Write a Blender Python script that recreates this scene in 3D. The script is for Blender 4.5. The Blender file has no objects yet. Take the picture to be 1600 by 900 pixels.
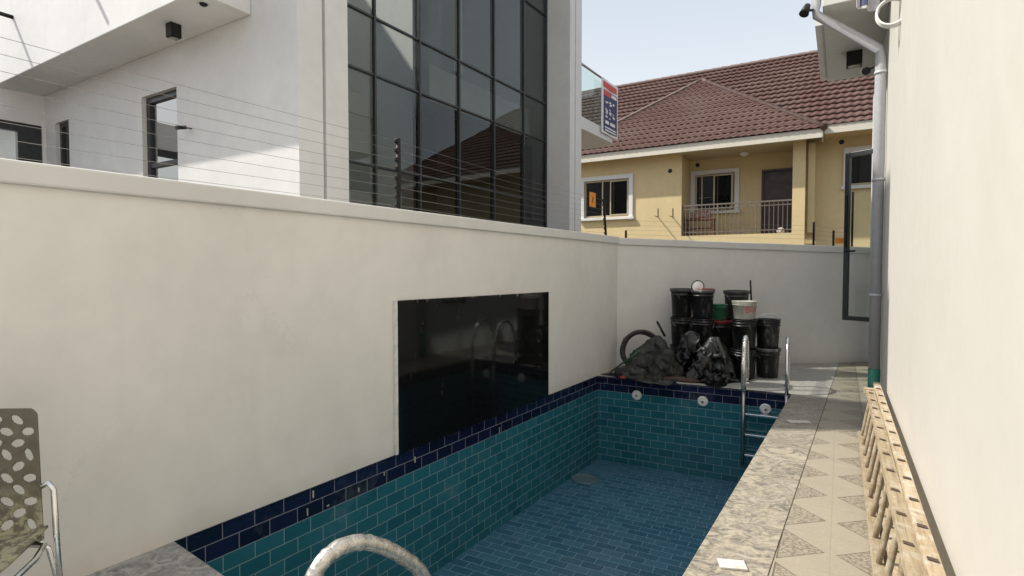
import bpy, bmesh, math, random
import numpy as np
from mathutils import Vector, Matrix, noise
R_ = math.radians
random.seed(7)
scene = bpy.context.scene
# ------------------------------------------------------------------ camera, sky, sun, exposure
CAM_H = 1.48; FPX = 850.0; PITCH = math.atan(28.5 / 850)
cam_d = bpy.data.cameras.new('camera'); cam = bpy.data.objects.new('camera', cam_d)
scene.collection.objects.link(cam); scene.camera = cam
cam.location = (0, 0, CAM_H); cam.rotation_euler = (math.pi / 2 - PITCH, 0, 0)
cam_d.sensor_width = 36; cam_d.lens = 36 * FPX / 1600; cam_d.clip_start = .05; cam_d.clip_end = 1500
SUN_E = R_(49); SB = R_(-4)
SUN = Vector((-math.cos(SB) * math.cos(SUN_E), -math.sin(SB) * math.cos(SUN_E), math.sin(SUN_E)))
world = bpy.data.worlds.new('World'); scene.world = world; world.use_nodes = True
wn = world.node_tree.nodes; wl = world.node_tree.links
bg = wn['Background']; sky = wn.new('ShaderNodeTexSky'); sky.sky_type = 'NISHITA'; sky.sun_disc = False
sky.sun_elevation = SUN_E; sky.sun_rotation = math.atan2(SUN.x, SUN.y)
sky.air_density = 1.0; sky.dust_density = 6.0; sky.ozone_density = 1.0
hz = wn.new('ShaderNodeHueSaturation'); hz.inputs['Saturation'].default_value = .42; hz.inputs['Value'].default_value = 1.0   # dusty harmattan air greys the blue
mxs = wn.new('ShaderNodeMix'); mxs.data_type = 'RGBA'; mxs.inputs[0].default_value = .7
tcw = wn.new('ShaderNodeTexCoord'); sxw = wn.new('ShaderNodeSeparateXYZ'); crw = wn.new('ShaderNodeValToRGB'); scw = wn.new('ShaderNodeVectorMath'); scw.operation = 'SCALE'; scw.inputs[3].default_value = 10
wl.new(tcw.outputs['Generated'], sxw.inputs[0]); wl.new(sxw.outputs[2], crw.inputs[0]); wl.new(crw.outputs[0], scw.inputs[0]); wl.new(scw.outputs[0], mxs.inputs[7])
crw.color_ramp.elements[0].position = .1; crw.color_ramp.elements[0].color = (.76, .775, .78, 1); crw.color_ramp.elements[1].position = .55; crw.color_ramp.elements[1].color = (.44, .51, .60, 1)
_e = crw.color_ramp.elements.new(.3); _e.color = (.64, .69, .735, 1)
wl.new(sky.outputs[0], hz.inputs['Color']); wl.new(hz.outputs[0], mxs.inputs[6]); wl.new(mxs.outputs[2], bg.inputs[0]); bg.inputs[1].default_value = 0.112
sd = bpy.data.lights.new('sun', 'SUN'); sd.energy = 4.5; sd.angle = R_(.8); sd.color = (1, .94, .84)
so = bpy.data.objects.new('sun', sd); scene.collection.objects.link(so)
so.rotation_euler = SUN.to_track_quat('Z', 'Y').to_euler(); so.location = (0, 0, 20)
scene.view_settings.view_transform = 'Standard'; scene.view_settings.look = 'None'
scene.view_settings.exposure = 0.46; scene.view_settings.gamma = 1
scene.cycles.max_bounces = 10; scene.cycles.diffuse_bounces = 6; scene.cycles.glossy_bounces = 5
scene.cycles.transparent_max_bounces = 12; scene.cycles.transmission_bounces = 6
scene.cycles.caustics_reflective = False; scene.cycles.caustics_refractive = False

# ------------------------------------------------------------------ survey: a measured sight line meets a real plane
CPI, SPI = math.cos(PITCH), math.sin(PITCH)
def ray(x, y):
    a = (x - 800) / FPX; b = -(y - 450) / FPX
    return (a, CPI + b * SPI, -SPI + b * CPI)
def G(x, y, h=0.0):
    d = ray(x, y); t = (h - CAM_H) / d[2]; return Vector((d[0] * t, d[1] * t, h))
def V(x, y, A, D):
    d = ray(x, y); nx, ny = D[1], -D[0]
    t = (nx * A[0] + ny * A[1]) / (nx * d[0] + ny * d[1]); return Vector((d[0] * t, d[1] * t, CAM_H + d[2] * t))
def v3(p, z=0.0): return Vector((p[0], p[1], z))
Z = Vector((0, 0, 1))

# ------------------------------------------------------------------ object helpers
BASE = {}
def tag(o, label=None, cat=None, group=None, kind=None):
    if label: o['label'] = label
    if cat: o['category'] = cat
    if group: o['group'] = group
    if kind: o['kind'] = kind
    return o
def thing(name, loc, label, cat, group=None):
    o = bpy.data.objects.new(name, None); scene.collection.objects.link(o)
    o.empty_display_size = .1; o.location = loc; BASE[o.name] = Vector(loc)
    return tag(o, label, cat, group)
class MB:
    def __init__(s): s.v = []; s.f = []; s.sm = []; s.uv = {}
    def face(s, pts, smooth=False, uv=None):
        b = len(s.v); s.v += [Vector(p) for p in pts]; s.f.append(list(range(b, b + len(pts)))); s.sm.append(smooth)
        if uv: s.uv[len(s.f) - 1] = uv
        return s
    def add(s, vs, fs, smooth=False):
        b = len(s.v); s.v += [Vector(p) for p in vs]
        for f in fs: s.f.append([b + i for i in f]); s.sm.append(smooth)
        return s
    def hexa(s, p):   # 4 bottom + 4 top
        return s.add(p, [(3, 2, 1, 0), (4, 5, 6, 7), (0, 1, 5, 4), (1, 2, 6, 5), (2, 3, 7, 6), (3, 0, 4, 7)])
    def box(s, c, ax, ay, az, sx, sy, sz):   # centre, axes, full sizes
        c = Vector(c); ax = Vector(ax) * sx / 2; ay = Vector(ay) * sy / 2; az = Vector(az) * sz / 2
        return s.hexa([c - ax - ay - az, c + ax - ay - az, c + ax + ay - az, c - ax + ay - az,
                       c - ax - ay + az, c + ax - ay + az, c + ax + ay + az, c - ax + ay + az])
    def bar(s, a, b, w, t, side=Z):   # rectangular bar a->b, w across along 'side', t third way
        a = Vector(a); b = Vector(b); d = (b - a); L = d.length; d.normalize(); sd_ = Vector(side); sd_ = (sd_ - d * sd_.dot(d)).normalized()
        return s.box((a + b) / 2, d, sd_, d.cross(sd_), L, w, t)
    def prism(s, poly, z0, z1):
        n = len(poly); vs = [v3(p, z0) for p in poly] + [v3(p, z1) for p in poly]
        return s.add(vs, [list(range(n))[::-1], list(range(n, 2 * n))] + [(i, (i + 1) % n, n + (i + 1) % n, n + i) for i in range(n)])
    def tube(s, pts, r, n=10, cap=True):
        pts = [Vector(p) for p in pts]; k = len(pts); rs = r if isinstance(r, (list, tuple)) else [r] * k
        vs = []; up = None
        for i, p in enumerate(pts):
            d = ((pts[min(i + 1, k - 1)] - pts[max(i - 1, 0)])).normalized()
            if up is None: up = Vector((0, 0, 1)) if abs(d.z) < .9 else Vector((1, 0, 0))
            a = (up - d * up.dot(d)).normalized(); up = a; b = d.cross(a)
            vs += [p + (a * math.cos(j * 2 * math.pi / n) + b * math.sin(j * 2 * math.pi / n)) * rs[i] for j in range(n)]
        fs = [(i * n + j, i * n + (j + 1) % n, (i + 1) * n + (j + 1) % n, (i + 1) * n + j) for i in range(k - 1) for j in range(n)]
        s.add(vs, fs, True)
        if cap: 
            b = len(s.v) - len(vs); s.f.append([b + j for j in range(n)][::-1]); s.f.append([b + (k - 1) * n + j for j in range(n)]); s.sm += [False, False]
        return s
    def lathe(s, prof, c=(0, 0, 0), n=32, M=None):   # prof: (r,z)
        c = Vector(c); vs = []
        for (r, z) in prof:
            for j in range(n):
                p = Vector((r * math.cos(j * 2 * math.pi / n), r * math.sin(j * 2 * math.pi / n), z))
                if M: p = M @ p
                vs.append(c + p)
        fs = [(i * n + j, i * n + (j + 1) % n, (i + 1) * n + (j + 1) % n, (i + 1) * n + j) for i in range(len(prof) - 1) for j in range(n)]
        return s.add(vs, fs, True)
    def build(s, name, mat, parent=None, bevel=0, label=None, seg=2, auto=True, hide=None):
        base = BASE[parent.name] if parent else None
        if base is None:
            xs = [v.x for v in s.v]; ys = [v.y for v in s.v]; zs = [v.z for v in s.v]
            base = Vector(((min(xs) + max(xs)) / 2, (min(ys) + max(ys)) / 2, min(zs)))
        me = bpy.data.meshes.new(name); me.from_pydata([v - base for v in s.v], [], s.f); me.update()
        for p, sm in zip(me.polygons, s.sm): p.use_smooth = sm
        if s.uv:
            ul = me.uv_layers.new(name='UVMap')
            for fi, uvs in s.uv.items():
                for li, uv in zip(me.polygons[fi].loop_indices, uvs): ul.data[li].uv = uv
        me.materials.append(mat)
        o = bpy.data.objects.new(name, me); scene.collection.objects.link(o)
        if parent: o.parent = parent; BASE[o.name] = base
        else: o.location = base; BASE[o.name] = base
        if bevel:
            m = o.modifiers.new('bevel', 'BEVEL'); m.width = bevel; m.segments = seg; m.limit_method = 'ANGLE'; m.angle_limit = R_(40)
        if label: o['label'] = label
        return o
def copy_tree(o, parent=None):
    c = o.copy(); scene.collection.objects.link(c); c.parent = parent
    if parent is None: pass
    for ch in list(o.children): copy_tree(ch, c)
    return c

# ------------------------------------------------------------------ material helpers
class NT:
    def __init__(s, name):
        s.m = bpy.data.materials.new(name); s.m.use_nodes = True; s.t = s.m.node_tree; s.n = s.t.nodes; s.l = s.t.links
        s.b = s.n['Principled BSDF']; s.out = s.n['Material Output']
    def node(s, ty, ins=None, **kw):
        nd = s.n.new(ty)
        for k, v in kw.items(): setattr(nd, k, v)
        for k, v in (ins or {}).items(): s.put(nd.inputs[k], v)
        return nd
    def put(s, sock, v):
        if hasattr(v, 'is_linked') and hasattr(v, 'node'): s.l.new(v, sock)
        elif isinstance(v, (tuple, list)) and sock.type == 'RGBA' and len(v) == 3: sock.default_value = (*v, 1)
        else: sock.default_value = v
    def math(s, op, a, b=0.0, c=0.0, clamp=False):
        nd = s.node('ShaderNodeMath', {0: a, 1: b, 2: c}, operation=op); nd.use_clamp = clamp; return nd.outputs[0]
    def coord(s, w='Object'): return s.node('ShaderNodeTexCoord').outputs[w]
    def mapping(s, v, scale=(1, 1, 1), loc=(0, 0, 0), rot=(0, 0, 0)):
        return s.node('ShaderNodeMapping', {'Vector': v, 'Scale': scale, 'Location': loc, 'Rotation': rot}).outputs[0]
    def noise(s, v, scale, detail=4, rough=.55, dist=0.0, w='Fac'):
        nd = s.node('ShaderNodeTexNoise', {'Vector': v, 'Scale': scale, 'Detail': detail, 'Roughness': rough, 'Distortion': dist}); return nd.outputs[w]
    def ramp(s, f, stops, interp='LINEAR'):
        nd = s.node('ShaderNodeValToRGB', {'Fac': f}); cr = nd.color_ramp; cr.interpolation = interp
        while len(cr.elements) < len(stops): cr.elements.new(.5)
        for e, (p, c) in zip(cr.elements, stops):
            e.position = p; e.color = (*c, 1) if len(c) == 3 else c
        return nd.outputs[0]
    def mix(s, f, a, b, blend='MIX'):
        nd = s.node('ShaderNodeMix', data_type='RGBA', blend_type=blend)
        s.put(nd.inputs[0], f); s.put(nd.inputs[6], a); s.put(nd.inputs[7], b); return nd.outputs[2]
    def mapr(s, v, a, b, c, d):
        return s.node('ShaderNodeMapRange', {0: v, 1: a, 2: b, 3: c, 4: d}).outputs[0]
    def bump(s, h, strength=.3, dist=.01, normal=None):
        ins = {'Height': h, 'Strength': strength, 'Distance': dist}
        if normal is not None: ins['Normal'] = normal
        nd = s.node('ShaderNodeBump', ins); s.l.new(nd.outputs[0], s.b.inputs['Normal']); return nd.outputs[0]
    def set(s, **kw):
        al = {'col': 'Base Color', 'rough': 'Roughness', 'metal': 'Metallic', 'spec': 'Specular IOR Level', 'coat': 'Coat Weight', 'ior': 'IOR', 'trans': 'Transmission Weight', 'alpha': 'Alpha'}
        for k, v in kw.items(): s.put(s.b.inputs[al[k]], v)
        return s
def painted(name, col, col2=None, rough=.6, bump=.22, streak=0.0, scale=1.0, spec=.4, dirt=None, dirtz=None, crack=0.0):
    m = NT(name); c = m.coord(); n1 = m.noise(c, .9 * scale, 5, .6); n2 = m.noise(c, 6 * scale, 5, .6)
    col2 = col2 or tuple(x * .90 for x in col)
    f = m.mapr(m.math('ADD', m.math('MULTIPLY', n1, .65), m.math('MULTIPLY', n2, .35)), .38, .62, 0, 1)
    cc = m.mix(f, col, col2)
    if streak:
        sn = m.noise(m.mapping(c, (5, 5, .35)), 1.6, 5, .65)
        cc = m.mix(m.mapr(sn, .56, .8, 0, streak), cc, tuple(x * .72 for x in col))
    if dirt:   # splash dirt low on the wall, a stain of its own
        g = m.node('ShaderNodeSeparateXYZ', {0: c}).outputs[2]
        gz = m.mapr(m.math('ADD', g, m.math('MULTIPLY', m.noise(c, 5, 6, .7), dirtz)), 0, dirtz * 1.1, 1, 0)
        cc = m.mix(m.math('MULTIPLY', gz, .55, clamp=True), cc, dirt)
    if crack:
        wc = m.noise(c, 3, 5, .7, w='Color'); vc = m.node('ShaderNodeVectorMath', {0: c, 1: m.node('ShaderNodeVectorMath', {0: wc, 3: .35}, operation='SCALE').outputs[0]}, operation='ADD').outputs[0]
        ve = m.node('ShaderNodeTexVoronoi', {'Vector': vc, 'Scale': .75}, feature='DISTANCE_TO_EDGE').outputs[0]
        ck = m.math('MULTIPLY', m.mapr(ve, .0, .0035, 1, 0), m.mapr(m.noise(c, .8, 3, .6), .5, .62, 0, crack))
        sp_ = m.mapr(m.noise(c, 17, 7, .8), .68, .76, 0, crack * .5)
        pw = m.mapr(m.noise(m.mapping(c, (1.1, 1.1, .8)), 1.1, 4, .55, 1.5), .52, .66, 0, .35)
        cc = m.mix(pw, cc, tuple(min(1, x * 1.05) for x in col)); cc = m.mix(m.math('MAXIMUM', ck, sp_), cc, tuple(x * .6 for x in col))
    m.set(col=cc, rough=m.mapr(n2, .3, .7, rough - .06, rough + .08), spec=spec)
    h = m.math('ADD', m.math('MULTIPLY', m.noise(c, 2.2, 3, .5), 1.0), m.math('MULTIPLY', m.noise(c, 120, 2, .5), .03))
    m.bump(h, bump, .02)
    return m.m
def simple(name, col, rough=.5, metal=0.0, spec=.5, var=.12, scale=20, bump=.0, coat=0.0):
    m = NT(name); c = m.coord(); n = m.noise(c, scale, 5, .6)
    m.set(col=m.mix(m.mapr(n, .35, .65, 0, 1), tuple(x * (1 - var) for x in col), tuple(min(1, x * (1 + var)) for x in col)), rough=m.mapr(n, .3, .7, max(.02, rough - .08), rough + .1), metal=metal, spec=spec, coat=coat)
    if bump: m.bump(n, bump, .005)
    return m.m
def glassmat(name, tint, refl=1.5, rough=.0, dim=1.0, gcol=(1, 1, 1), wob=.0):
    m = NT(name); m.n.remove(m.b)
    fr = m.node('ShaderNodeFresnel', {'IOR': refl})
    tr = m.node('ShaderNodeBsdfTransparent', {0: tint}); gl = m.node('ShaderNodeBsdfGlossy', {0: gcol, 'Roughness': rough})
    if wob:
        bp = m.node('ShaderNodeBump', {'Height': m.noise(m.coord(), 1.3, 2, .4), 'Strength': wob, 'Distance': .02}); m.l.new(bp.outputs[0], gl.inputs['Normal'])
    mx = m.node('ShaderNodeMixShader', {0: fr.outputs[0], 1: tr.outputs[0], 2: gl.outputs[0]})
    m.l.new(mx.outputs[0], m.out.inputs[0]); return m.m
def tilemat(name, floor=False):
    m = NT(name); uv = m.coord('UV')
    br = m.node('ShaderNodeTexBrick', {'Vector': uv, 'Scale': 1.0, 'Color1': (0, 0, 0), 'Color2': (1, 1, 1), 'Mortar': (.5, .5, .5), 'Mortar Size': .0034, 'Mortar Smooth': .3, 'Bias': 0.0, 'Brick Width': .2, 'Row Height': .1}, offset=.5, squash=1.0)
    rnd = br.outputs[0]; mort = br.outputs[1]
    vv = m.node('ShaderNodeSeparateXYZ', {0: uv}).outputs[1]
    n = m.noise(uv, 3, 5, .6); n2 = m.noise(m.mapping(uv, (1, .25, 1)), 9, 6, .7)
    if floor:
        tc = m.mix(rnd, (.028, .108, .175), (.058, .165, .24))
        tc = m.mix(m.mapr(n, .5, .75, 0, .35), tc, (.10, .18, .22))
        grout = (.22, .38, .46)
    else:
        teal = m.mix(rnd, (.012, .098, .140), (.030, .155, .208))
        teal = m.mix(m.mapr(n, .4, .65, 0, .5), teal, (.018, .132, .165))
        navy = m.mix(rnd, (.004, .005, .022), (.008, .010, .046))
        tc = m.mix(m.math('GREATER_THAN', vv, -.2), teal, navy)
        grout = m.mix(m.math('GREATER_THAN', vv, -.2), (.22, .38, .39), (.24, .24, .30))
    cc = m.mix(m.math('MULTIPLY', mort, .85), tc, grout)
    n4 = m.noise(uv, 1.1, 7, .75); dst = m.math('ADD', m.mapr(n2, .64, .8, 0, .4), m.mapr(n4, .58, .74, 0, .16))   # cement dust and splashes dried on the tiles
    cc = m.mix(dst, cc, (.35, .38, .37))
    m.set(col=cc, rough=m.math('ADD', m.mapr(mort, 0, 1, .16 if not floor else .3, .7), m.math('MULTIPLY', dst, .8)), spec=.5)
    h = m.math('SUBTRACT', 1.0, mort); h = m.math('ADD', h, m.math('MULTIPLY', rnd, .25)); h = m.math('ADD', h, m.math('MULTIPLY', m.noise(uv, 7, 2), .5)); m.bump(h, .5, .003)
    return m.m
def granite(name, a, b, c_, rough=.35):
    m = NT(name); c = m.coord()
    w = m.noise(c, 1.5, 3, .5, w='Color'); v = m.node('ShaderNodeVectorMath', {0: c, 1: m.node('ShaderNodeVectorMath', {0: w, 3: .9}, operation='SCALE').outputs[0]}, operation='ADD').outputs[0]
    sw = m.noise(m.mapping(v, (2.2, 5.5, 4), rot=(0, 0, .9)), 1.7, 10, .78, 2.2)
    fine = m.noise(c, 45, 6, .75)
    f = m.math('ADD', m.math('MULTIPLY', sw, .72), m.math('MULTIPLY', fine, .3))
    col = m.ramp(f, [(.40, a), (.48, b), (.56, c_), (.66, tuple(x * 1.15 for x in c_))])
    dust = m.noise(c, 2.3, 6, .65)
    col = m.mix(m.mapr(dust, .5, .75, 0, .4), col, (.38, .345, .29))
    m.set(col=col, rough=m.mapr(dust, .3, .7, rough, rough + .3)); m.bump(f, .25, .003); return m.m
def patterned(name):   # 25 x 42 cm printed tiles: local y runs along the path, local x = 0 at the middle joint
    m = NT(name); c = m.coord(); s = m.node('ShaderNodeSeparateXYZ', {0: c}); x, y = s.outputs[0], s.outputs[1]
    ax = m.math('ABSOLUTE', x)
    cx = m.math('MODULO', ax, .25); cy = m.math('MODULO', m.math('ADD', y, 42.0 - .03), .42)   # inside one tile
    jx = m.math('MINIMUM', cx, m.math('SUBTRACT', .25, cx)); jy = m.math('MINIMUM', cy, m.math('SUBTRACT', .42, cy))
    joint = m.math('LESS_THAN', m.math('MINIMUM', jx, jy), .0022)
    t = m.math('SUBTRACT', cx, .025)                     # 0 at the apex, 0.2 at the base
    hw = m.math('MULTIPLY', t, .195 / .215)
    dy = m.math('ABSOLUTE', m.math('SUBTRACT', cy, .21))
    e = m.math('MINIMUM', m.math('SUBTRACT', hw, dy), m.math('SUBTRACT', .215, t))
    inside = m.math('GREATER_THAN', e, 0.0)
    outline = m.math('MULTIPLY', inside, m.math('LESS_THAN', e, .008))
    wv = m.noise(c, 6, 3, .5, w='Color')
    vv = m.node('ShaderNodeVectorMath', {0: c, 1: m.node('ShaderNodeVectorMath', {0: wv, 3: .05}, operation='SCALE').outputs[0]}, operation='ADD').outputs[0]
    vor = m.node('ShaderNodeTexVoronoi', {'Vector': m.mapping(vv, (1, 1.6, 1), rot=(0, 0, .5)), 'Scale': 32.0}, feature='DISTANCE_TO_EDGE').outputs[0]
    pat = m.math('MULTIPLY', m.math('MULTIPLY', inside, m.math('LESS_THAN', vor, .13)), m.mapr(m.noise(c, 30, 3), .35, .6, .45, 1.0))
    n = m.noise(c, 2.2, 6, .65); n2 = m.noise(c, 60, 4, .7)
    base = m.mix(n, (.245, .218, .168), (.33, .296, .23)); base = m.mix(m.mapr(n2, .45, .7, 0, .3), base, (.42, .36, .27))
    col = m.mix(m.math('MULTIPLY', pat, .8), base, (.12, .095, .07))
    col = m.mix(m.math('MULTIPLY', outline, .85), col, (.10, .08, .06))
    col = m.mix(m.math('MULTIPLY', joint, .8), col, (.26, .22, .17))
    m.set(col=col, rough=m.mapr(n, .3, .7, .4, .62)); m.bump(m.math('ADD', m.math('MULTIPLY', joint, -1.0), m.math('MULTIPLY', pat, -.15)), .4, .002)
    return m.m
def chrome(name, col=(.75, .75, .74), rough=.12):
    m = NT(name); c = m.coord(); n = m.noise(c, 14, 5, .7)
    m.set(col=m.mix(m.mapr(n, .5, .75, 0, .5), col, tuple(x * .6 for x in col)), metal=1.0, rough=m.mapr(n, .4, .75, rough, rough + .3)); m.bump(m.noise(c, 60, 3), .06, .003); return m.m

M = {}
M['wall'] = painted('courtyard wall paint', (.78, .762, .725), rough=.55, streak=.16, dirt=(.5, .44, .35), dirtz=.22, crack=.22)
M['cap'] = painted('wall cap paint', (.71, .70, .675), rough=.6, streak=.25)
M['cream'] = painted('cream wall paint', (.575, .555, .515), (.54, .52, .475), rough=.6, dirt=(.4, .34, .27), dirtz=.25, crack=.2)
M['white'] = painted('white wall paint', (.69, .693, .695), rough=.55, streak=.1)
M['grey_white'] = painted('grey white paint', (.60, .60, .58), rough=.6, streak=.1)
M['yellow'] = painted('yellow wall paint', (.64, .515, .29), (.58, .47, .265), rough=.75, streak=.35)
M['frame'] = simple('dark grey aluminium', (.035, .04, .043), .35, .3)
M['black_metal'] = simple('black metal', (.010, .010, .010), .55, spec=.3)
M['tile_wall'] = tilemat('pool wall tile'); M['tile_floor'] = tilemat('pool floor tile', True)
M['granite'] = granite('beige grey granite', (.09, .082, .075), (.20, .18, .145), (.34, .30, .235))
M['granite_grey'] = granite('grey granite', (.13, .13, .13), (.24, .24, .24), (.40, .40, .38))
M['deck'] = granite('pale deck stone', (.28, .27, .25), (.36, .345, .31), (.44, .42, .37), .5)
M['path'] = patterned('printed floor tile')
M['ground'] = painted('sandy ground', (.16, .135, .105), (.11, .09, .07), rough=.95, bump=.4)
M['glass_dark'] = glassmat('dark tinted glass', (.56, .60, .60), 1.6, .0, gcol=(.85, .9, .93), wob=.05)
M['glass_clear'] = glassmat('clear glass', (.86, .9, .89), 1.45, 0.0)
M['glass_win'] = glassmat('window glass', (.40, .43, .42), 1.35, 0.0, gcol=(.4, .4, .4), wob=.04)
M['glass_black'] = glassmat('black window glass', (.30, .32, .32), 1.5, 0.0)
M['green_glass'] = glassmat('greenish balustrade glass', (.72, .84, .80), 1.5, 0.0)
M['chrome'] = chrome('stainless steel'); M['chrome_dull'] = chrome('dull stainless steel', (.38, .37, .36), .3)
M['white_plastic'] = simple('white plastic', (.72, .72, .70), .35)
M['pipe'] = simple('grey white pipe', (.42, .43, .46), .4, var=.06)
M['teal'] = simple('teal paint', (.02, .19, .14), .5, var=.2)
M['brown_roof_trim'] = simple('brown roof ridge', (.085, .045, .037), .6)
M['interior'] = painted('interior white paint', (.72, .72, .69), rough=.7)
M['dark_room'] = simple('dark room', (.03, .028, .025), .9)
M['wood_door'] = simple('dark brown door', (.035, .018, .012), .35, scale=6)
M['rail_paint'] = simple('grey brown rail paint', (.16, .13, .11), .5)
M['orange'] = simple('orange plastic', (.75, .27, .03), .5)
def plasticwrap():
    m = NT('plastic wrapped steel'); c = m.coord(); n = m.noise(m.mapping(c, (1, 1, 1)), 26, 7, .7, 2.2); n2 = m.noise(c, 9, 3, .6)
    m.set(col=m.ramp(m.math('ADD', m.math('MULTIPLY', n, .7), m.math('MULTIPLY', n2, .3)), [(.36, (.40, .37, .33)), (.48, (.56, .54, .50)), (.6, (.72, .71, .69))]), rough=m.mapr(n, .35, .65, .12, .4), metal=.75, coat=.5)
    m.bump(n, .35, .008); return m.m
M['wrap'] = plasticwrap()
def roofmat():
    m = NT('maroon roof tile'); c = m.coord(); n = m.noise(c, 9, 5, .7); n2 = m.noise(c, .5, 3, .6); n3 = m.noise(c, 140, 2, .6)
    col = m.mix(m.mapr(n, .3, .7, 0, 1), (.062, .030, .026), (.105, .054, .046)); col = m.mix(m.mapr(n2, .4, .65, 0, .5), col, (.135, .09, .078))
    col = m.mix(m.mapr(n3, .5, .8, 0, .4), col, (.25, .17, .15))
    m.set(col=col, rough=.8, spec=.25); m.bump(n3, .4, .01); return m.m
M['roof'] = roofmat()
def woodmat(name='pale ladder wood', k=1.0, pa=.75):
    m = NT(name); c = m.coord(); ang_ = math.atan2(.517, .856)
    n = m.noise(m.mapping(m.mapping(c, rot=(0, 0, ang_)), (60, 4, 60)), .7, 8, .75, .6); pt = m.noise(c, 13, 6, .7)
    col = m.ramp(n, [(.3, (.28 * k, .205 * k, .125 * k)), (.48, (.46 * k, .365 * k, .24 * k)), (.68, (.60 * k, .51 * k, .37 * k))])
    col = m.mix(m.mapr(pt, .5, .6, 0, pa), col, (.54, .51, .45)); col = m.mix(m.mapr(m.noise(c, 21, 6, .75), .54, .68, 0, .6), col, (.22, .15, .09))
    m.set(col=col, rough=.75, spec=.25); m.bump(m.math('ADD', n, pt), .8, .004); return m.m
M['wood'] = woodmat('pale ladder wood', .82, .6); M['wood_dark'] = woodmat('tan ladder wood', .68, .3); M['rung_wood'] = woodmat('brown ladder rung wood', .58, .3)
def blackglass():
    m = NT('black glass panel'); c = m.coord(); s = m.node('ShaderNodeSeparateXYZ', {0: c})
    n = m.noise(m.mapping(c, (3, 3, .6)), 3, 6, .7); n2 = m.noise(c, 22, 6, .8); 
    f = m.math('MULTIPLY', m.mapr(n, .6, .72, 0, 1), m.mapr(n2, .5, .62, 0, .5))
    edge = m.math('MULTIPLY', m.mapr(m.math('ADD', s.outputs[2], m.math('MULTIPLY', m.noise(m.mapping(c, (1, 1, .2)), 12, 5, .8), .22)), 1.325, 1.35, 0, 1), m.mapr(n2, .5, .62, 0, .7))
    f = m.math('ADD', f, edge, clamp=True)
    m.set(col=m.mix(f, (.006, .006, .006), (.45, .43, .40)), rough=m.math('ADD', m.mapr(n2, .3, .7, .03, .08), m.math('MULTIPLY', f, .5)), spec=.5)
    m.bump(m.noise(c, 1.1, 2, .4), .05, .02); return m.m
M['black_glass'] = blackglass()
def bucketmat(name, a, b=(.32, .31, .29), amt=.5, rough=.4):
    m = NT(name); c = m.coord(); n = m.noise(m.mapping(c, (1, 1, .5)), 8, 7, .75); r = m.node('ShaderNodeObjectInfo').outputs['Random']
    f = m.mapr(m.math('ADD', n, m.math('MULTIPLY', r, .06)), .56, .68, 0, amt)
    m.set(col=m.mix(f, a, b), rough=m.math('ADD', rough, m.math('MULTIPLY', f, .5)), spec=.4); return m.m
M['bk_black'] = bucketmat('black bucket plastic', (.014, .015, .016)); M['bk_grey'] = bucketmat('dark grey bucket plastic', (.06, .06, .058))
M['bk_white'] = bucketmat('white bucket plastic', (.62, .60, .54), (.25, .16, .12), .6); M['bk_green'] = bucketmat('green bucket plastic', (.03, .15, .08), (.3, .35, .3))
M['red_plastic'] = bucketmat('red plastic', (.20, .015, .02), (.3, .1, .1)); M['bk_lid'] = bucketmat('grey bucket rim', (.10, .10, .10), (.5, .5, .48), .7)
def clothmat(name, a, b, rough=.8, coat=0.0):
    m = NT(name); c = m.coord(); n = m.noise(c, 6, 7, .7, .5); n2 = m.noise(c, 40, 5, .7)
    m.set(col=m.mix(m.mapr(n, .4, .62, 0, 1), a, b), rough=rough, coat=coat); m.bump(m.math('ADD', n, m.math('MULTIPLY', n2, .3)), .8, .02); return m.m
M['bag'] = clothmat('black plastic bag', (.003, .003, .0035), (.009, .009, .010), .22, 0.0); M['rag'] = clothmat('grey dusty cloth', (.013, .014, .013), (.06, .06, .056), .7)
M['rubber'] = clothmat('dark brown rubber', (.012, .011, .010), (.045, .04, .037), .5)
M['handle_green'] = simple('green painted stick', (.03, .10, .04), .5)
def chairmat():
    m = NT('olive moulded plastic'); c = m.coord(); n = m.noise(c, 9, 6, .7); s = m.node('ShaderNodeSeparateXYZ', {0: c})
    low = m.mapr(s.outputs[2], .52, .68, 1, 0)
    pt = m.math('MULTIPLY', m.mapr(m.noise(c, 24, 6, .75), .46, .54, 0, 1), low)
    col = m.mix(m.mapr(n, .35, .65, 0, 1), (.11, .098, .07), (.165, .148, .105)); col = m.mix(m.math('MULTIPLY', pt, .7), col, (.50, .47, .31))
    m.set(col=col, rough=.45); return m.m
M['chair'] = chairmat()

# ------------------------------------------------------------------ key lines
A = G(272, 845.5); B = G(934, 587); D = (B - A).normalized()               # inner face of the left wall / left pool edge
N = Vector((D.y, -D.x, 0))
K = A + D * ((V(965, 372, A, D) - A).to_2d().length); K.z = 0                # corner of the two boundary walls
W2 = (G(1360, 565) - K).normalized()
C_ = G(1238, 615.6); NR = Vector((.109, 1.462, 0))                           # far right and near right pool corners
E_ = Vector((.517, .856, 0)).normalized(); EN = Vector((E_.y, -E_.x, 0))     # path and right house direction
RW = Vector((3.585, 5.2, 0))                                                 # a point of the right house wall
P0 = Vector((1.535, 2.582, 0))                                               # middle joint of the path
JD = (Vector((3.043, 5.33, 0)) - Vector((1.235, 2.582, 0))).normalized(); JP = Vector((1.235, 2.582, 0))
def hitl(p, d, q, e):   # 2d line intersection
    det = d.x * -e.y + e.x * d.y; r = q - p; t = (r.x * -e.y + e.x * r.y) / det; return p + d * t
wall_far = lambda p, d: hitl(p, d, K, W2)

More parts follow.
